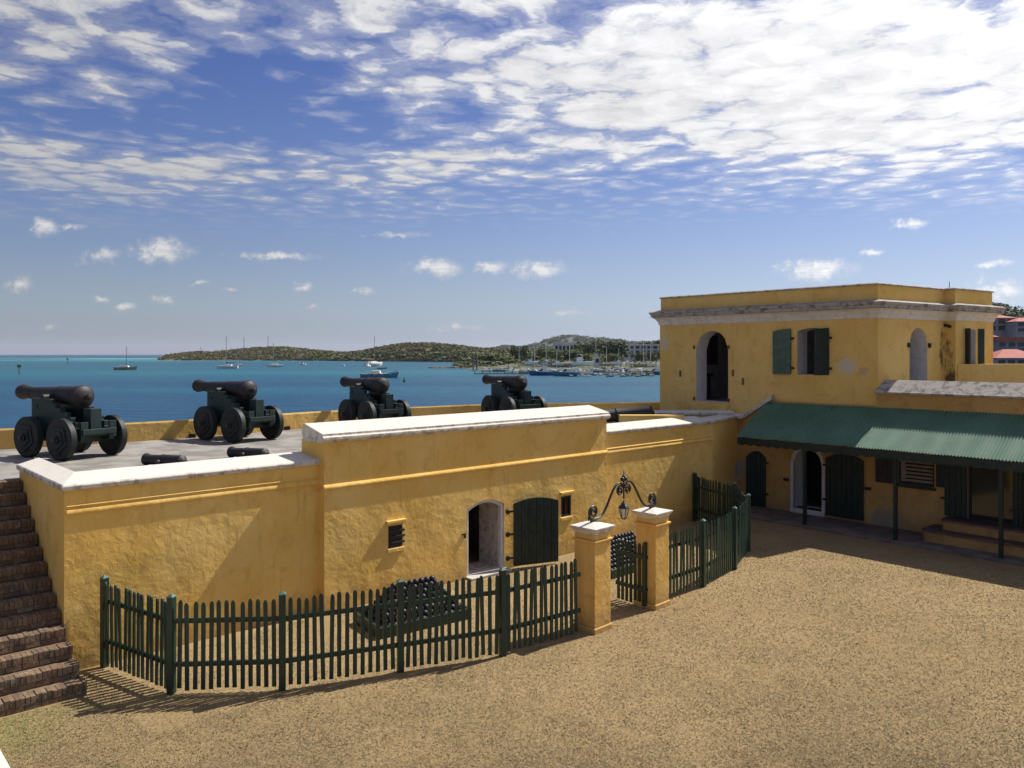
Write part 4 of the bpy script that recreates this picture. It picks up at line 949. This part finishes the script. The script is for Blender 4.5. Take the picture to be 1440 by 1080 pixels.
# ------------------------------------------------------------------ far shores
def vnoise(x, y, s):
    v = 0; am = 1
    for o in range(4):
        v += am*math.sin(x*s*(1.7**o)+3.1*o+1.7*math.sin(y*s*1.3*(1.7**o)+o))*math.cos(y*s*(1.6**o)*1.1+2.3*o+math.sin(x*s*.8)); am *= .5
    return v
def terrain(name, cols, mat, label, back=220, rows=14, rough=1.5, z0=-3.6):
    """cols: (px, depth of the shore, skyline row); the ridge stands back/2 behind the shore"""
    xs = np.linspace(cols[0][0], cols[-1][0], 110)
    C = np.array(cols, float); vs = []; top = []
    for px in xs:
        d0 = np.interp(px, C[:, 0], C[:, 1]); ys = np.interp(px, C[:, 0], C[:, 2]); dr = d0+back*.55
        hz = CH-(ys-HY)/F*dr
        for r in range(rows+1):
            t = r/rows; d = d0+back*t; X = (px-720)/F*d
            f = math.sin(min(1, t/.55)*math.pi/2)**.75 if t < .55 else math.cos((t-.55)/.45*math.pi/2)**.6
            z = z0+(hz-z0)*f + (rough*vnoise(X, d, .035)*f*.45 if 0 < r < rows else 0)
            vs.append((X, d, z))
    n = rows+1
    fs = [(i*n+r, (i+1)*n+r, (i+1)*n+r+1, i*n+r+1) for i in range(len(xs)-1) for r in range(rows)]
    mb = MB().add(vs, fs); o = mb.build(name, mat, None, smooth=True); tag(o, label, None, None, 'structure')
    return vs, n, len(xs)
pen = [(226, 1010, 505), (236, 1005, 500.5), (250, 1000, 498), (275, 990, 496.5), (300, 985, 495.5), (325, 985, 494), (350, 980, 491), (375, 980, 490), (400, 975, 489), (425, 970, 491), (450, 950, 494), (480, 920, 497), (505, 900, 495.5), (530, 880, 491), (560, 860, 486), (590, 840, 483.5), (610, 830, 483.5), (640, 800, 487), (665, 780, 490.5), (700, 760, 493.5), (760, 740, 494), (900, 720, 494), (1020, 720, 494)]
PV, pn, pc = terrain('headland', pen, HILLM, 'low scrubby headland across the harbour', 190, 12)
hill = [(560, 2600, 497), (640, 2600, 492), (680, 2600, 491), (700, 2600, 489.5), (715, 2600, 488), (730, 2600, 490), (750, 2600, 485.5), (775, 2600, 477.5), (790, 2600, 474), (805, 2600, 473), (825, 2600, 475), (850, 2600, 478), (900, 2600, 482), (1000, 2600, 480), (1100, 2600, 484)]
HVV, hn, hc = terrain('far_hill', hill, FARHILL, 'wooded hill rising behind the marina', 700, 10, 5)
mar = [(640, 440, 511), (672, 395, 509), (700, 372, 508), (760, 364, 506), (850, 362, 505), (950, 360, 504), (1100, 360, 502)]
MV, mn_, mc = terrain('marina_shore', mar, simple('shore_ground', (.12, .115, .065), (.065, .075, .035), .15, .95), 'low planted shore behind the marina', 260, 10, .6)
rh = [(1240, 330, 420), (1330, 320, 420), (1385, 310, 428), (1400, 305, 431), (1420, 300, 437), (1440, 300, 444), (1500, 295, 455), (1650, 290, 470), (1900, 300, 490)]
RV, rn, rc = terrain('town_hillside', rh, FARHILL, 'green hillside behind the red roofed houses', 150, 12, 1.2, -2)

def clump_mesh(name, mat, n=60, seed=0, flat=.75, leaf=.34):
    """an unit crown: n leafy facets spread through an uneven volume"""
    rnd = random.Random(seed); mb = MB()
    lobes = [(Vector((rnd.gauss(0, .42), rnd.gauss(0, .42), rnd.uniform(-.25, .45)*flat)), rnd.uniform(.35, .6)) for _ in range(6)]
    for _ in range(n):
        c, r = rnd.choice(lobes); d = Vector((rnd.gauss(0, 1), rnd.gauss(0, 1), rnd.gauss(.15, .8))).normalized()
        p = c+Vector((d.x, d.y, d.z*flat))*r*rnd.uniform(.65, 1.05)
        nn = (d*.8+Vector((rnd.gauss(0, .4), rnd.gauss(0, .4), rnd.gauss(.55, .4)))).normalized(); t = nn.orthogonal().normalized(); b = nn.cross(t); s_ = leaf*rnd.uniform(.5, 1.15)
        a0 = rnd.random()*6.28
        vs = [p+(t*math.cos(a0+k*1.2566)+b*math.sin(a0+k*1.2566))*s_*rnd.uniform(.5, 1)+nn*rnd.uniform(-.05, .05) for k in range(5)]
        mb.add(vs, [(0, 1, 2, 3, 4)])
    me = bpy.data.meshes.new(name); me.from_pydata(mb.v, [], mb.f); me.materials.append(mat); me.update(); return me
def scatter_scrub(name, V_, n, nc, count, mat, label, size, dmin=0, tmax=.75, seed=1, pxr=None):
    rnd = random.Random(seed); mb = MB()
    srcs = [clump_mesh('clump_%d' % i, mat, 60, seed*10+i, .8, .26) for i in range(4)]
    srcv = [[Vector(v.co) for v in m.vertices] for m in srcs]; srcf = [[tuple(p.vertices) for p in m.polygons] for m in srcs]
    for _ in range(count):
        i = rnd.random()*(nc-1); t = rnd.random()**1.3*tmax*(n-1); i0 = min(int(i), nc-2); r0 = min(int(t), n-2)
        p = Vector(V_[i0*n+r0]).lerp(Vector(V_[(i0+1)*n+r0]), i-i0).lerp(Vector(V_[i0*n+r0+1]).lerp(Vector(V_[(i0+1)*n+r0+1]), i-i0), t-r0)
        if p.z < -2.6 or p.y < dmin: continue
        if pxr and not (pxr[0] < 720+F*p.x/p.y < pxr[1]): continue
        s_ = size*rnd.uniform(.45, 1.25); k = rnd.randrange(4); a = rnd.random()*6.28; ca, sa = math.cos(a), math.sin(a)
        mb.add([(p.x+s_*(v.x*ca-v.y*sa), p.y+s_*(v.x*sa+v.y*ca), p.z+s_*(v.z*.6+.15)) for v in srcv[k]], srcf[k])
    me = bpy.data.meshes.new(name); me.from_pydata(mb.v, [], mb.f); me.materials.append(mat); me.update()
    tag(link(name, me), label, 'scrub', None, 'stuff')
scatter_scrub('headland_scrub', PV, pn, pc, 4600, SCRUB, 'olive brown scrub covering the headland', 4.4, seed=1)
scatter_scrub('shoreline_bushes', PV, pn, pc, 420, LEAF, 'brighter green bushes along the headland shore', 6.5, tmax=.22, seed=2, pxr=(430, 1000))
scatter_scrub('hill_woodland', HVV, hn, hc, 1500, LEAFD, 'woodland covering the far hill', 14, seed=3)
scatter_scrub('marina_greenery', MV, mn_, mc, 420, LEAF, 'low green bushes on the marina shore', 3.2, dmin=425, seed=4, tmax=.9)
scatter_scrub('hillside_woodland', RV, rn, rc, 1100, LEAFD, 'woodland on the town hillside', 3.6, seed=5, tmax=.8)

# trees of the marina
CR = [clump_mesh('crown_%d' % i, m, 1000, 40+i, f, .11) for i, (m, f) in enumerate(((LEAF, .9), (LEAFD, .75), (LEAFD, 1.3), (LEAF, 1.0)))]
trk = MB().tube([(0, 0, 0), (.05, 0, .3), (0, .04, .7), (.03, 0, 1)], [.05, .04, .03, .02], 6).mesh('trunk', BARK)
def tree(px, ytop, d, wpx, kind, label, base=-1.6):
    top = CH-(ytop-HY)/F*d; X = (px-720)/F*d; h = top-base; r = wpx/F*d/2
    t = thing('tree', (X, d, base), random.random()*6, label, 'tree', 'trees round the marina')
    k = link('trunk', trk, t); k.scale = (h*.5, h*.5, h*.62)
    c = link('crown', CR[kind], t); hh = min(h*.42, r*1.5); c.location = (0, 0, h-hh*(.95 if kind != 2 else 1.2)); c.scale = (r/.9, r/.9, hh/.95)
TREES = [(715, 499, 333, 40, 0, 'rounded green tree at the left end of the moored boats'), (730, 482, 350, 26, 2, 'tall narrow dark tree left of the marina'), (748, 492, 372, 34, 0, 'middling green tree right of the tall narrow one'),
         (775, 486, 360, 36, 3, 'green tree in front of the long white roof'), (792, 488, 352, 36, 1, 'dark spreading tree below the long white roof'), (808, 487, 358, 40, 0, 'green tree right of the long white roof'),
         (829, 474, 372, 42, 3, 'tall broad green tree left of the white roofed block'), (860, 473, 366, 48, 1, 'big dark round tree in front of the harbour flats'), (862, 494, 340, 24, 0, 'small green tree below the big dark round tree'),
         (896, 477, 432, 46, 1, 'dark tree behind the harbour flats'), (912, 475, 425, 44, 1, 'dark tree behind the right end of the harbour flats'), (924, 472, 430, 40, 1, 'dark tree partly hidden by the tower'), (905, 490, 345, 22, 0, 'small green tree before the harbour flats'), (923, 490, 345, 24, 3, 'small green tree beside the tower edge'),
         (697, 494, 400, 40, 0, 'green tree on the shore behind the pontoon'), (680, 496, 430, 38, 3, 'green tree at the left of the marina shore')]
for a in TREES: tree(a[0], a[1], a[2]+48, *a[3:])
palm_leaf = None
def palm(px, ytop, d, label):
    d += 44
    top = CH-(ytop-HY)/F*d; base = -1.6; h = top-base
    t = thing('palm_tree', ((px-720)/F*d, d, base), random.random()*6, label, 'palm tree', 'palms round the marina')
    MB().tube([(0, 0, 0), (.2, 0, h*.4), (.1, .1, h*.8)], [.25, .18, .15], 6).build('trunk', BARK, t)
    mb = MB()
    for k in range(16):
        a = k*2.4; el = R(random.uniform(-15, 70)); Lf = random.uniform(2.2, 3.0); pts = []
        for q in range(5):
            s_ = q/4*Lf; pts.append(Vector((math.cos(a)*s_*math.cos(el), math.sin(a)*s_*math.cos(el), h*.8+s_*math.sin(el)-.22*s_*s_)))
        sd = Vector((-math.sin(a), math.cos(a), 0)); wd = (.05, .35, .42, .3, .03)
        mb.add([p+sd*w for p, w in zip(pts, wd)]+[p-sd*w for p, w in zip(pts, wd)], [(q, q+1, q+6, q+5) for q in range(4)])
    me = bpy.data.meshes.new('fronds'); me.from_pydata(mb.v, [], mb.f); me.materials.append(LEAF); link('fronds', me, t)
palm(843, 487, 338, 'palm tree left of the big dark round tree'); palm(872, 496, 335, 'palm tree in front of the white harbour flats'); palm(790, 497, 334, 'short palm tree above the moored boats'); palm(815, 492, 350, 'palm tree above the big motor yacht'); palm(888, 491, 338, 'palm tree right of the white harbour flats')

# harbour buildings
def block(px0, px1, ytop, ybot, d, wall, roof, label, name='building', storeys=2, bays=4, dep=9, rh_=.8, hip=False, yaw=0, cat='building', group=None):
    zt_ = CH-(ytop-HY)/F*d; zb = CH-(ybot-HY)/F*d; x0 = (px0-720)/F*d; x1 = (px1-720)/F*d; w = x1-x0; h = zt_-rh_-zb
    t = thing(name, ((x0+x1)/2, d, zb), yaw, label, cat, group)
    MB().box(-w/2, w/2, 0, dep, -6, h).build('wall', wall, t)
    e_ = .5
    if hip: rv = [(-w/2-e_, -e_, h), (w/2+e_, -e_, h), (w/2+e_, dep+e_, h), (-w/2-e_, dep+e_, h), (-w/2+min(w*.35, dep*.5), dep/2, h+rh_), (w/2-min(w*.35, dep*.5), dep/2, h+rh_)]; MB().add(rv, [(0, 1, 5, 4), (1, 2, 5), (2, 3, 4, 5), (3, 0, 4), (3, 2, 1, 0)]).build('roof', roof, t)
    else: MB().prism([(-e_, h), (dep+e_, h), (dep+e_, h+rh_*.5), (-e_, h+rh_)], 'x', -w/2-e_, w/2+e_).build('roof', roof, t)
    sh_ = h/storeys; bw_ = w/bays
    for s_ in range(storeys):
        for b_ in range(bays):
            xa = -w/2+bw_*b_+bw_*.16; xb = -w/2+bw_*(b_+1)-bw_*.16; za = s_*sh_+sh_*.22; zz = s_*sh_+sh_*.82
            wi = MB().box(xa, xb, -.06, .10, za, zz).build('window', DKGL, t); MB().box(xa-.15, xb+.15, -.35, -.0, za-.18, za-.04).build('sill', wall, wi)
    return t
WROOF = simple('white_metal_roof', (.66, .66, .65), (.56, .56, .56), .3, .6)
block(780, 812, 481.5, 494, 470, HWHITE, WROOF, 'long low building with white roof behind the green trees', storeys=1, bays=6, rh_=1.4)
block(837, 849, 476.5, 486, 490, HWHITE, WROOF, 'white roofed block behind the tall broad tree', storeys=1, bays=2, rh_=1.0)
block(868, 885, 482, 504, 445, HWHITE, simple('pale_green_roof', (.45, .50, .40), None, .3), 'pale harbour flats with deep dark balconies', storeys=3, bays=2, rh_=.8)
block(884, 934, 484, 504, 452, simple('house_wall_grey_white', (.46, .49, .52), (.38, .41, .44), .2), WROOF, 'grey white harbour flats running behind the tower', storeys=3, bays=6, rh_=.6)
block(836, 844, 502, 512, 378, HWHITE, WROOF, 'small white boat shed among the hauled out boats', storeys=1, bays=1, dep=4, rh_=.3)
block(276, 285, 493.5, 498, 1050, HWALL, TILE, 'tiny house on the left end of the headland', storeys=1, bays=2, dep=6, rh_=1.2)
block(528, 541, 501.5, 505, 905, HWHITE, WROOF, 'tiny pale shed at the foot of the headland hill', storeys=1, bays=3, dep=6, rh_=1)
# the red roofed houses up the right hand hillside
block(1376, 1428, 441, 466, 268, HWALL, TILE, 'upper house with red hipped roof and arched balconies', 'hillside_house', 2, 4, 9, 1.4, True, group='red roofed houses on the hillside')
block(1429, 1475, 446, 468, 262, HWALL, TILE, 'upper house with red roof cut by the right edge', 'hillside_house', 2, 3, 9, 1.4, True, group='red roofed houses on the hillside')
block(1368, 1402, 467, 495, 240, HWALL, TILE, 'lower house with red gable partly behind the tower', 'hillside_house', 3, 3, 8, 1.4, True, group='red roofed houses on the hillside')
block(1403, 1470, 474, 498, 236, HWALL, TILE, 'lower long house with flat red roof and balconies', 'hillside_house', 2, 5, 8, 1.3, group='red roofed houses on the hillside')
block(1402, 1470, 491, 520, 200, HWALL, TILE, 'nearest house with red hipped roof above the upper parapet', 'hillside_house', 1, 5, 9, 2.2, True, group='red roofed houses on the hillside')

# ------------------------------------------------------------------ boats
def hull_mb(L, B, H, sheer=.25, transom=.75):
    n = 12; vs = []
    for k in range(n+1):
        t = k/n; x = -L/2+L*t; b = B/2*(transom+(1-transom)*min(1, t/.35))*(1-max(0, (t-.45)/.55)**2.2) if t > 0 else B/2*transom
        b = max(b, .02); z = H*(1+sheer*(t-.35)**2*3)
        rake = .06*L*max(0, (t-.7)/.3)
        vs += [(x+rake, -b, z), (x+rake*.6, -b*.92, z*.45), (x-.0*rake, -b*.35, -.25), (x, b*.35, -.25), (x+rake*.6, b*.92, z*.45), (x+rake, b, z)]
    fs = [(6*k+i, 6*k+i+1, 6*k+7+i, 6*k+6+i) for k in range(n) for i in range(5)]+[(6*k+5, 6*k, 6*k+6, 6*k+11) for k in range(n)]+[(0, 1, 2, 3, 4, 5), tuple(6*n+i for i in range(6))[::-1]]
    return MB().add(vs, fs)
def sailboat(px, py, ytop, Lpx, yaw, label, hm=BW, cover=None, two=False, d=None):
    d = d or 8*F/(py-HY); z = -3; L = 1.2*Lpx/F*d/max(.35, abs(math.cos(yaw))); top = CH-(ytop-HY)/F*d-z
    t = thing('sailboat', ((px-720)/F*d, d, z), yaw, label, 'sailboat', 'sailing boats moored in the harbour')
    H = .125*L
    h = hull_mb(L, L*.28, H).build('hull', hm, t, smooth=True, angle=50)
    MB().prism([(-.22*L, H*.9), (.20*L, H*.9), (.14*L, H*1.55), (-.20*L, H*1.6)], 'y', -L*.08, L*.08).build('cabin', BW, t, bevel=.05)
    for sx in (-.12, 0, .10): MB().box(sx*L-.25, sx*L+.25, -L*.083, L*.083, H*1.12, H*1.38).build('porthole', DKGL, t)
    ms = [(.06, top)]+([(-.30, top*.82)] if two else [])
    for mx, mt in ms:
        MB().tube([(mx*L, 0, H*.9), (mx*L, 0, mt)], [.20, .13], 6).build('mast', MASTM, t)
        MB().beam((mx*L-.02*L, -mt*.06, mt*.6), (mx*L-.02*L, mt*.06, mt*.6), .06).build('spreader', MASTM, t)
        MB().tube([(mx*L, 0, H*2.3), (mx*L-.36*L*(1 if mt == top else .5), 0, H*2.2)], .09 if not cover else .28, 6).build('boom', cover or MASTM, t)
    MB().tube([(.54*L, 0, H*1.2), (.06*L, 0, top*.98)], .03, 4).build('forestay', MASTM, t); MB().tube([(-.48*L, 0, H*1.1), (.06*L, 0, top*.98)], .03, 4).build('backstay', MASTM, t)
sailboat(176, 520, 487, 24, R(8), 'lone white sailboat at the left over open water', BR)
sailboat(320, 518, 472, 23, R(190), 'white sailboat with bright blue sail cover', BW, BB)
sailboat(336, 514.5, 491, 12, R(15), 'small two masted white sailboat behind the blue covered one', BW, None, True)
sailboat(386, 516, 482, 18, R(205), 'white sailboat with raised cabin in mid harbour', BW)
sailboat(425, 513, 490, 9, R(160), 'small white sailboat right of the mid harbour one')
sailboat(525, 515, 472, 15, R(60), 'white cabin cruiser sailboat with tall dark mast before the hill', BW)
def motorboat(p, L, yaw, label, hm=BW, fly=False, cabin=BW, group='motor boats at the marina', name='motorboat', stand=False):
    t = thing(name, p, yaw, label, 'boat', group); H = .15*L
    o = hull_mb(L, L*.32, H, .35, .9).build('hull', hm, t, smooth=True, angle=50)
    MB().prism([(-.25*L, H), (.20*L, H), (.05*L, H*1.95), (-.22*L, H*2.0)], 'y', -L*.11, L*.11).build('cabin', cabin, t, bevel=.06)
    MB().prism([(.02*L, H*1.25), (.165*L, H*1.25), (.06*L, H*1.85), (-.02*L, H*1.85)], 'y', -L*.113, L*.113).build('windscreen', DKGL, t)
    if fly:
        MB().prism([(-.22*L, H*2.0), (.02*L, H*2.0), (-.02*L, H*2.6), (-.22*L, H*2.5)], 'y', -L*.09, L*.09).build('flybridge', BW, t)
        MB().prism([(-.24*L, H*3.3), (.0*L, H*3.3), (-.01*L, H*3.42), (-.24*L, H*3.42)], 'y', -L*.10, L*.10).build('hardtop', BW, t)
        for sx in (-.22, -.02):
            for sy in (-.08, .08): MB().tube([(sx*L, sy*L, H*2.4), (sx*L, sy*L, H*3.3)], .05, 5).build('strut', MASTM, t)
    else:
        MB().prism([(-.40*L, H*2.1), (-.2*L, H*2.1), (-.2*L, H*2.2), (-.40*L, H*2.2)], 'y', -L*.12, L*.12).build('bimini', cabin, t)
        for sy in (-.1, .1): MB().tube([(-.38*L, sy*L, H*.95), (-.38*L, sy*L, H*2.1)], .04, 5).build('strut', MASTM, t)
    if stand:
        for sx in (-.3, .0, .28):
            for sy in (-1, 1): MB().beam((sx*L, sy*L*.14, -1.4), (sx*L, sy*L*.10, H*.3), .12).build('prop', PIER, t)
    return t
wl = [  # at the pontoon: px, py, length px, yaw, hull, fly, label
 (686, 523, 15, 20, BW, False, 'white motorboat at the left end of the pontoon'), (703, 523, 15, 200, BG, False, 'grey motorboat under the dark canopy'), (720, 524, 15, 30, BW, True, 'white flybridge boat beside the rounded tree'),
 (741, 526, 18, 15, BT, False, 'teal hulled motorboat left of the blue workboat'), (762, 528, 26, 190, BB, True, 'dark blue hulled boat, bow to the left'), (782, 526, 15, 25, BW, False, 'white motorboat right of the blue hulled boat'),
 (797, 529, 28, 175, BT, False, 'long dark teal open boat in front of the pontoon'), (818, 524, 14, 20, BW, False, 'white launch by the middle of the quay'), (838, 524, 15, 200, BT, False, 'small teal launch below the white shed'),
 (858, 523, 16, 15, BG, False, 'grey launch right of the white shed'), (876, 523, 17, 10, BB, False, 'blue hulled boat below the harbour flats'), (897, 524, 16, 195, BW, False, 'white launch left of the stone pier head'), (921, 527, 24, 170, BT, True, 'teal flybridge boat half hidden by the tower')]
for px, py, Lp, yw, hm, fl, lb in wl:
    d = 8*F/(py-HY); motorboat(((px-720)/F*d, d, -3.0), 1.3*Lp/F*d, R(yw), lb, hm, fl)
yard = [(748, 509, 24, 10, BW, False, 'hauled out white boat at the left of the yard'), (767, 509, 22, 185, BG, False, 'hauled out grey hull second from the left of the yard'), (786, 510, 20, 12, BW, False, 'hauled out white boat below the dark spreading tree'), (800, 511, 16, 190, BG, False, 'hauled out grey boat left of the big motor yacht'),
        (819, 511, 36, 8, BW, True, 'big white motor yacht hauled out in the yard'), (851, 511, 18, 15, BR, False, 'hauled out tan boat right of the white shed'), (868, 509, 20, 170, BW, False, 'hauled out white boat before the harbour flats'), (884, 509, 16, 20, BW, True, 'hauled out white cruiser with hardtop'), (900, 512, 22, 175, BR, False, 'hauled out tan hull above the pier head'), (914, 510, 18, 10, BW, False, 'hauled out white boat next to the tower edge')]
for px, py, Lp, yw, hm, fl, lb in yard:
    d = 374; motorboat(((px-720)/F*d, d, CH-(py+3-HY)/F*d), Lp*.85/F*d, R(yw), lb, hm, fl, group='boats hauled out in the yard', stand=True)
rb = random.Random(11)
for k in range(22):                         # the crowded berths behind the quay
    d = rb.uniform(326, 352); px = 742+k*8.4+rb.uniform(-2, 2); Lp = rb.uniform(12, 18)
    motorboat(((px-720)/F*d, d, -3.0), Lp/F*d, R(rb.choice((0, 180, 70, 110))+rb.uniform(-20, 20)), 'small pale boat in the crowded berths behind the quay', rb.choice((BW, BW, BG, BR, BW)), rb.random() < .4, group='small boats berthed behind the quay', stand=False)
for k in range(12):                         # tenders packed along the quay
    d = 8*F/(rb.uniform(528, 530)-HY); px = 806+k*10+rb.uniform(-3, 3)
    motorboat(((px-720)/F*d, d, -3), rb.uniform(8, 12)/F*d, R(rb.choice((20, 160, 200, 340))), 'small tender packed among the boats along the quay', rb.choice((BW, BW, BT, BG)), False, group='tenders along the quay')
# masts of hauled out sailing boats, standing in the yard
for px, yt_, lb in ((748, 493, 'short thin mast at the left of the yard'), (783, 491, 'thin mast above the hauled out grey hull'), (801, 486, 'thin mast left of the big motor yacht'), (853, 487, 'thin mast right of the white shed'), (870, 490, 'short thin mast before the pale flats'), (886, 486, 'thin mast right of the pale flats'), (915, 484, 'thin mast nearest the tower edge'), (768, 481, 'lattice radio mast behind the trees'), (838, 469, 'tall thin mast rising above the broad tree'), (752, 488, 'thin mast left of the green tree'), (905, 481, 'thin mast before the harbour flats'), (730, 488, 'thin mast before the tall narrow tree')):
    d = 382; t = thing('mast', ((px-720)/F*d, d, -2), 0, lb, 'mast'); MB().tube([(0, 0, 0), (0, 0, CH-(yt_-HY)/F*d+2)], [.16, .10], 5).build('pole', BW, t); MB().beam((-.8, 0, 7), (.8, 0, 7), .07).build('spreader', MASTM, t)
# pontoon, quay and piles
q0 = (668-720)/F*318; q1 = (752-720)/F*318
pt_ = thing('pontoon', (q0, 316, -3), 0, 'long low wooden pontoon with moored boats', 'pontoon'); MB().box(0, q1-q0, 0, 3, .15, .45).build('deck', PIER, pt_)
for k in range(9): MB().tube([(k*3, -.2, -1), (k*3, -.2, 1.8)], .15, 6).build('pile', PIER, pt_)
q0 = (805-720)/F*311; q1 = (945-720)/F*311
qy = thing('quay', (q0, 309, -3), 0, 'low stone quay below the boat yard', 'quay'); MB().box(0, q1-q0, 0, 4, -1, .5).build('quay_wall', ROCK, qy, bevel=.15); MB().box(0, q1-q0, .2, 4, .504, .6).build('quay_top', CONC, qy)
rk = random.Random(5); rm = MB()
for k in range(60):
    rm.ball((rk.uniform((884-720)/F*306, (918-720)/F*306), 305+rk.uniform(-2, 3), -3+rk.uniform(-.3, .5)), rk.uniform(.4, 1.1), 6, 4, 1.2, 1, .8)
tag(rm.build('pier_head_rocks', ROCK), 'heap of rocks at the pier head', 'rocks', None, 'stuff')
for px, lb in ((665.5, 'left of the twin wooden piles off the pontoon'), (670.5, 'right of the twin wooden piles off the pontoon')):
    d = 395; t = tag(MB().tube([(0, 0, -2), (0, 0, 8)], .35, 8).build('wooden_pile', PIER), lb, 'pile'); t.location = ((px-720)/F*d, d, -3)
rm = MB()
for k in range(46):
    px = rk.uniform(605, 662); d = 8*F/(19.5+rk.uniform(-.4, .4)); rm.ball(((px-720)/F*d, d, -3), rk.uniform(.4, 1.2)*(1.5 if 635 < px < 655 else 1), 6, 4, 1.6, 1, .6)
tag(rm.build('breakwater_rocks', ROCK), 'low dark line of breakwater rocks in the water', 'rocks', None, 'stuff')
# other craft
d = 8*F/(531-HY); L = 56/F*d; t = thing('long_work_boat', ((533-720)/F*d, d, -3), R(4), 'long low pale catamaran with outrigger beams behind the third cannon', 'boat')
for sy in (-1.6, 1.6):
    hm_ = hull_mb(L*.9, 1.5, 1.1, .7, .4); hm_.v = [(x, y+sy, z) for x, y, z in hm_.v]; hm_.build('hull', BT if sy < 0 else BW, t, smooth=True)
MB().box(-L*.32, L*.25, -2.0, 2.0, 1.1, 1.4).build('deck', BR, t); MB().prism([(-L*.2, 1.4), (L*.05, 1.4), (L*.02, 2.4), (-L*.18, 2.4)], 'y', -1.2, 1.2).build('cabin', BW, t)
for x in (-.3, -.1, .1, .3): MB().beam((x*L, -2.6, 1.3), (x*L, 2.6, 1.3), .2).build('cross_beam', BW, t)
for sx in (-.42, .42): MB().tube([(sx*L*.5, 0, 1.2), (sx*L*1.12, 0, 2.6)], .12, 6).build('bowsprit', MASTM, t)
d = 8*F/(519-HY); motorboat(((537-720)/F*d, d, -3), 13/F*d, R(10), 'pale small motorboat beyond the catamaran', BG, True, group='small craft in mid harbour')
d = 8*F/(516-HY); motorboat(((518-720)/F*d, d, -3), 12/F*d, R(70), 'white cabin motorboat seen end on near the tall mast', BW, True, group='small craft in mid harbour')
d = 8*F/(514.5-HY); motorboat(((482-720)/F*d, d, -3), 7/F*d, R(150), 'tiny white motorboat off the headland', BW, False, group='small craft in mid harbour')
def buoy(px, py, hpx, mat, label, name='buoy'):
    d = 8*F/(py-HY); h = hpx/F*d; t = thing(name, ((px-720)/F*d, d, -3), 0, label, 'buoy')
    MB().lathe([(h*.28, -.3), (h*.30, h*.2), (h*.28, h*.35)], 10).build('float', mat, t, smooth=True); MB().lathe([(h*.14, h*.35), (h*.12, h*.9), (.02, h)], 10).build('tower', mat, t, smooth=True)
buoy(568.5, 537, 7, BUOYG, 'small green can buoy right of the third cannon'); 
def marker(px, py, yt_, label):
    d = 8*F/(py-HY); h = (py-yt_)/F*d; t = thing('channel_marker', ((px-720)/F*d, d, -3), 0, label, 'marker')
    MB().tube([(0, 0, -1), (0, 0, h)], .22, 6).build('pile', PIER, t); MB().box(-.8, .8, -.1, .1, h*.72, h).build('board', BUOYG, t)
marker(27, 526, 513, 'channel marker pile nearer the left edge'); marker(95, 511, 504, 'channel marker pile further out towards the reef')
# dark water line utility poles on the headland
for px, yb, yt_, lb in ((282, 497, 488, 'left'), (343, 490, 474, 'middle'), (377, 489, 472, 'right')):
    d = 1085; z0_ = CH-(yb-HY)/F*d-6; t = thing('radio_mast', ((px-720)/F*d, d, z0_), 0, 'thin %s radio mast on the headland' % lb, 'mast')
    MB().tube([(0, 0, 0), (0, 0, CH-(yt_-HY)/F*d-z0_)], .35, 5).build('pole', MASTM, t); MB().beam((-2, 0, 8), (2, 0, 8), .3).build('arm', MASTM, t)

# ------------------------------------------------------------------ moist sea air over the harbour
hzm = bpy.data.materials.new('sea_haze'); hzm.use_nodes = True; nt = hzm.node_tree; nt.nodes.remove(nt.nodes['Principled BSDF'])
pv = nt.nodes.new('ShaderNodeVolumePrincipled'); pv.inputs['Color'].default_value = (.86, .91, 1.0, 1); pv.inputs['Density'].default_value = .00004; pv.inputs['Anisotropy'].default_value = .2
nt.links.new(pv.outputs[0], nt.nodes['Material Output'].inputs['Volume'])
tag(MB().box(-9500, 9500, -80, 12500, -6.5, 150).build('haze', hzm), 'thin sea haze over the harbour', 'haze', None, 'stuff')
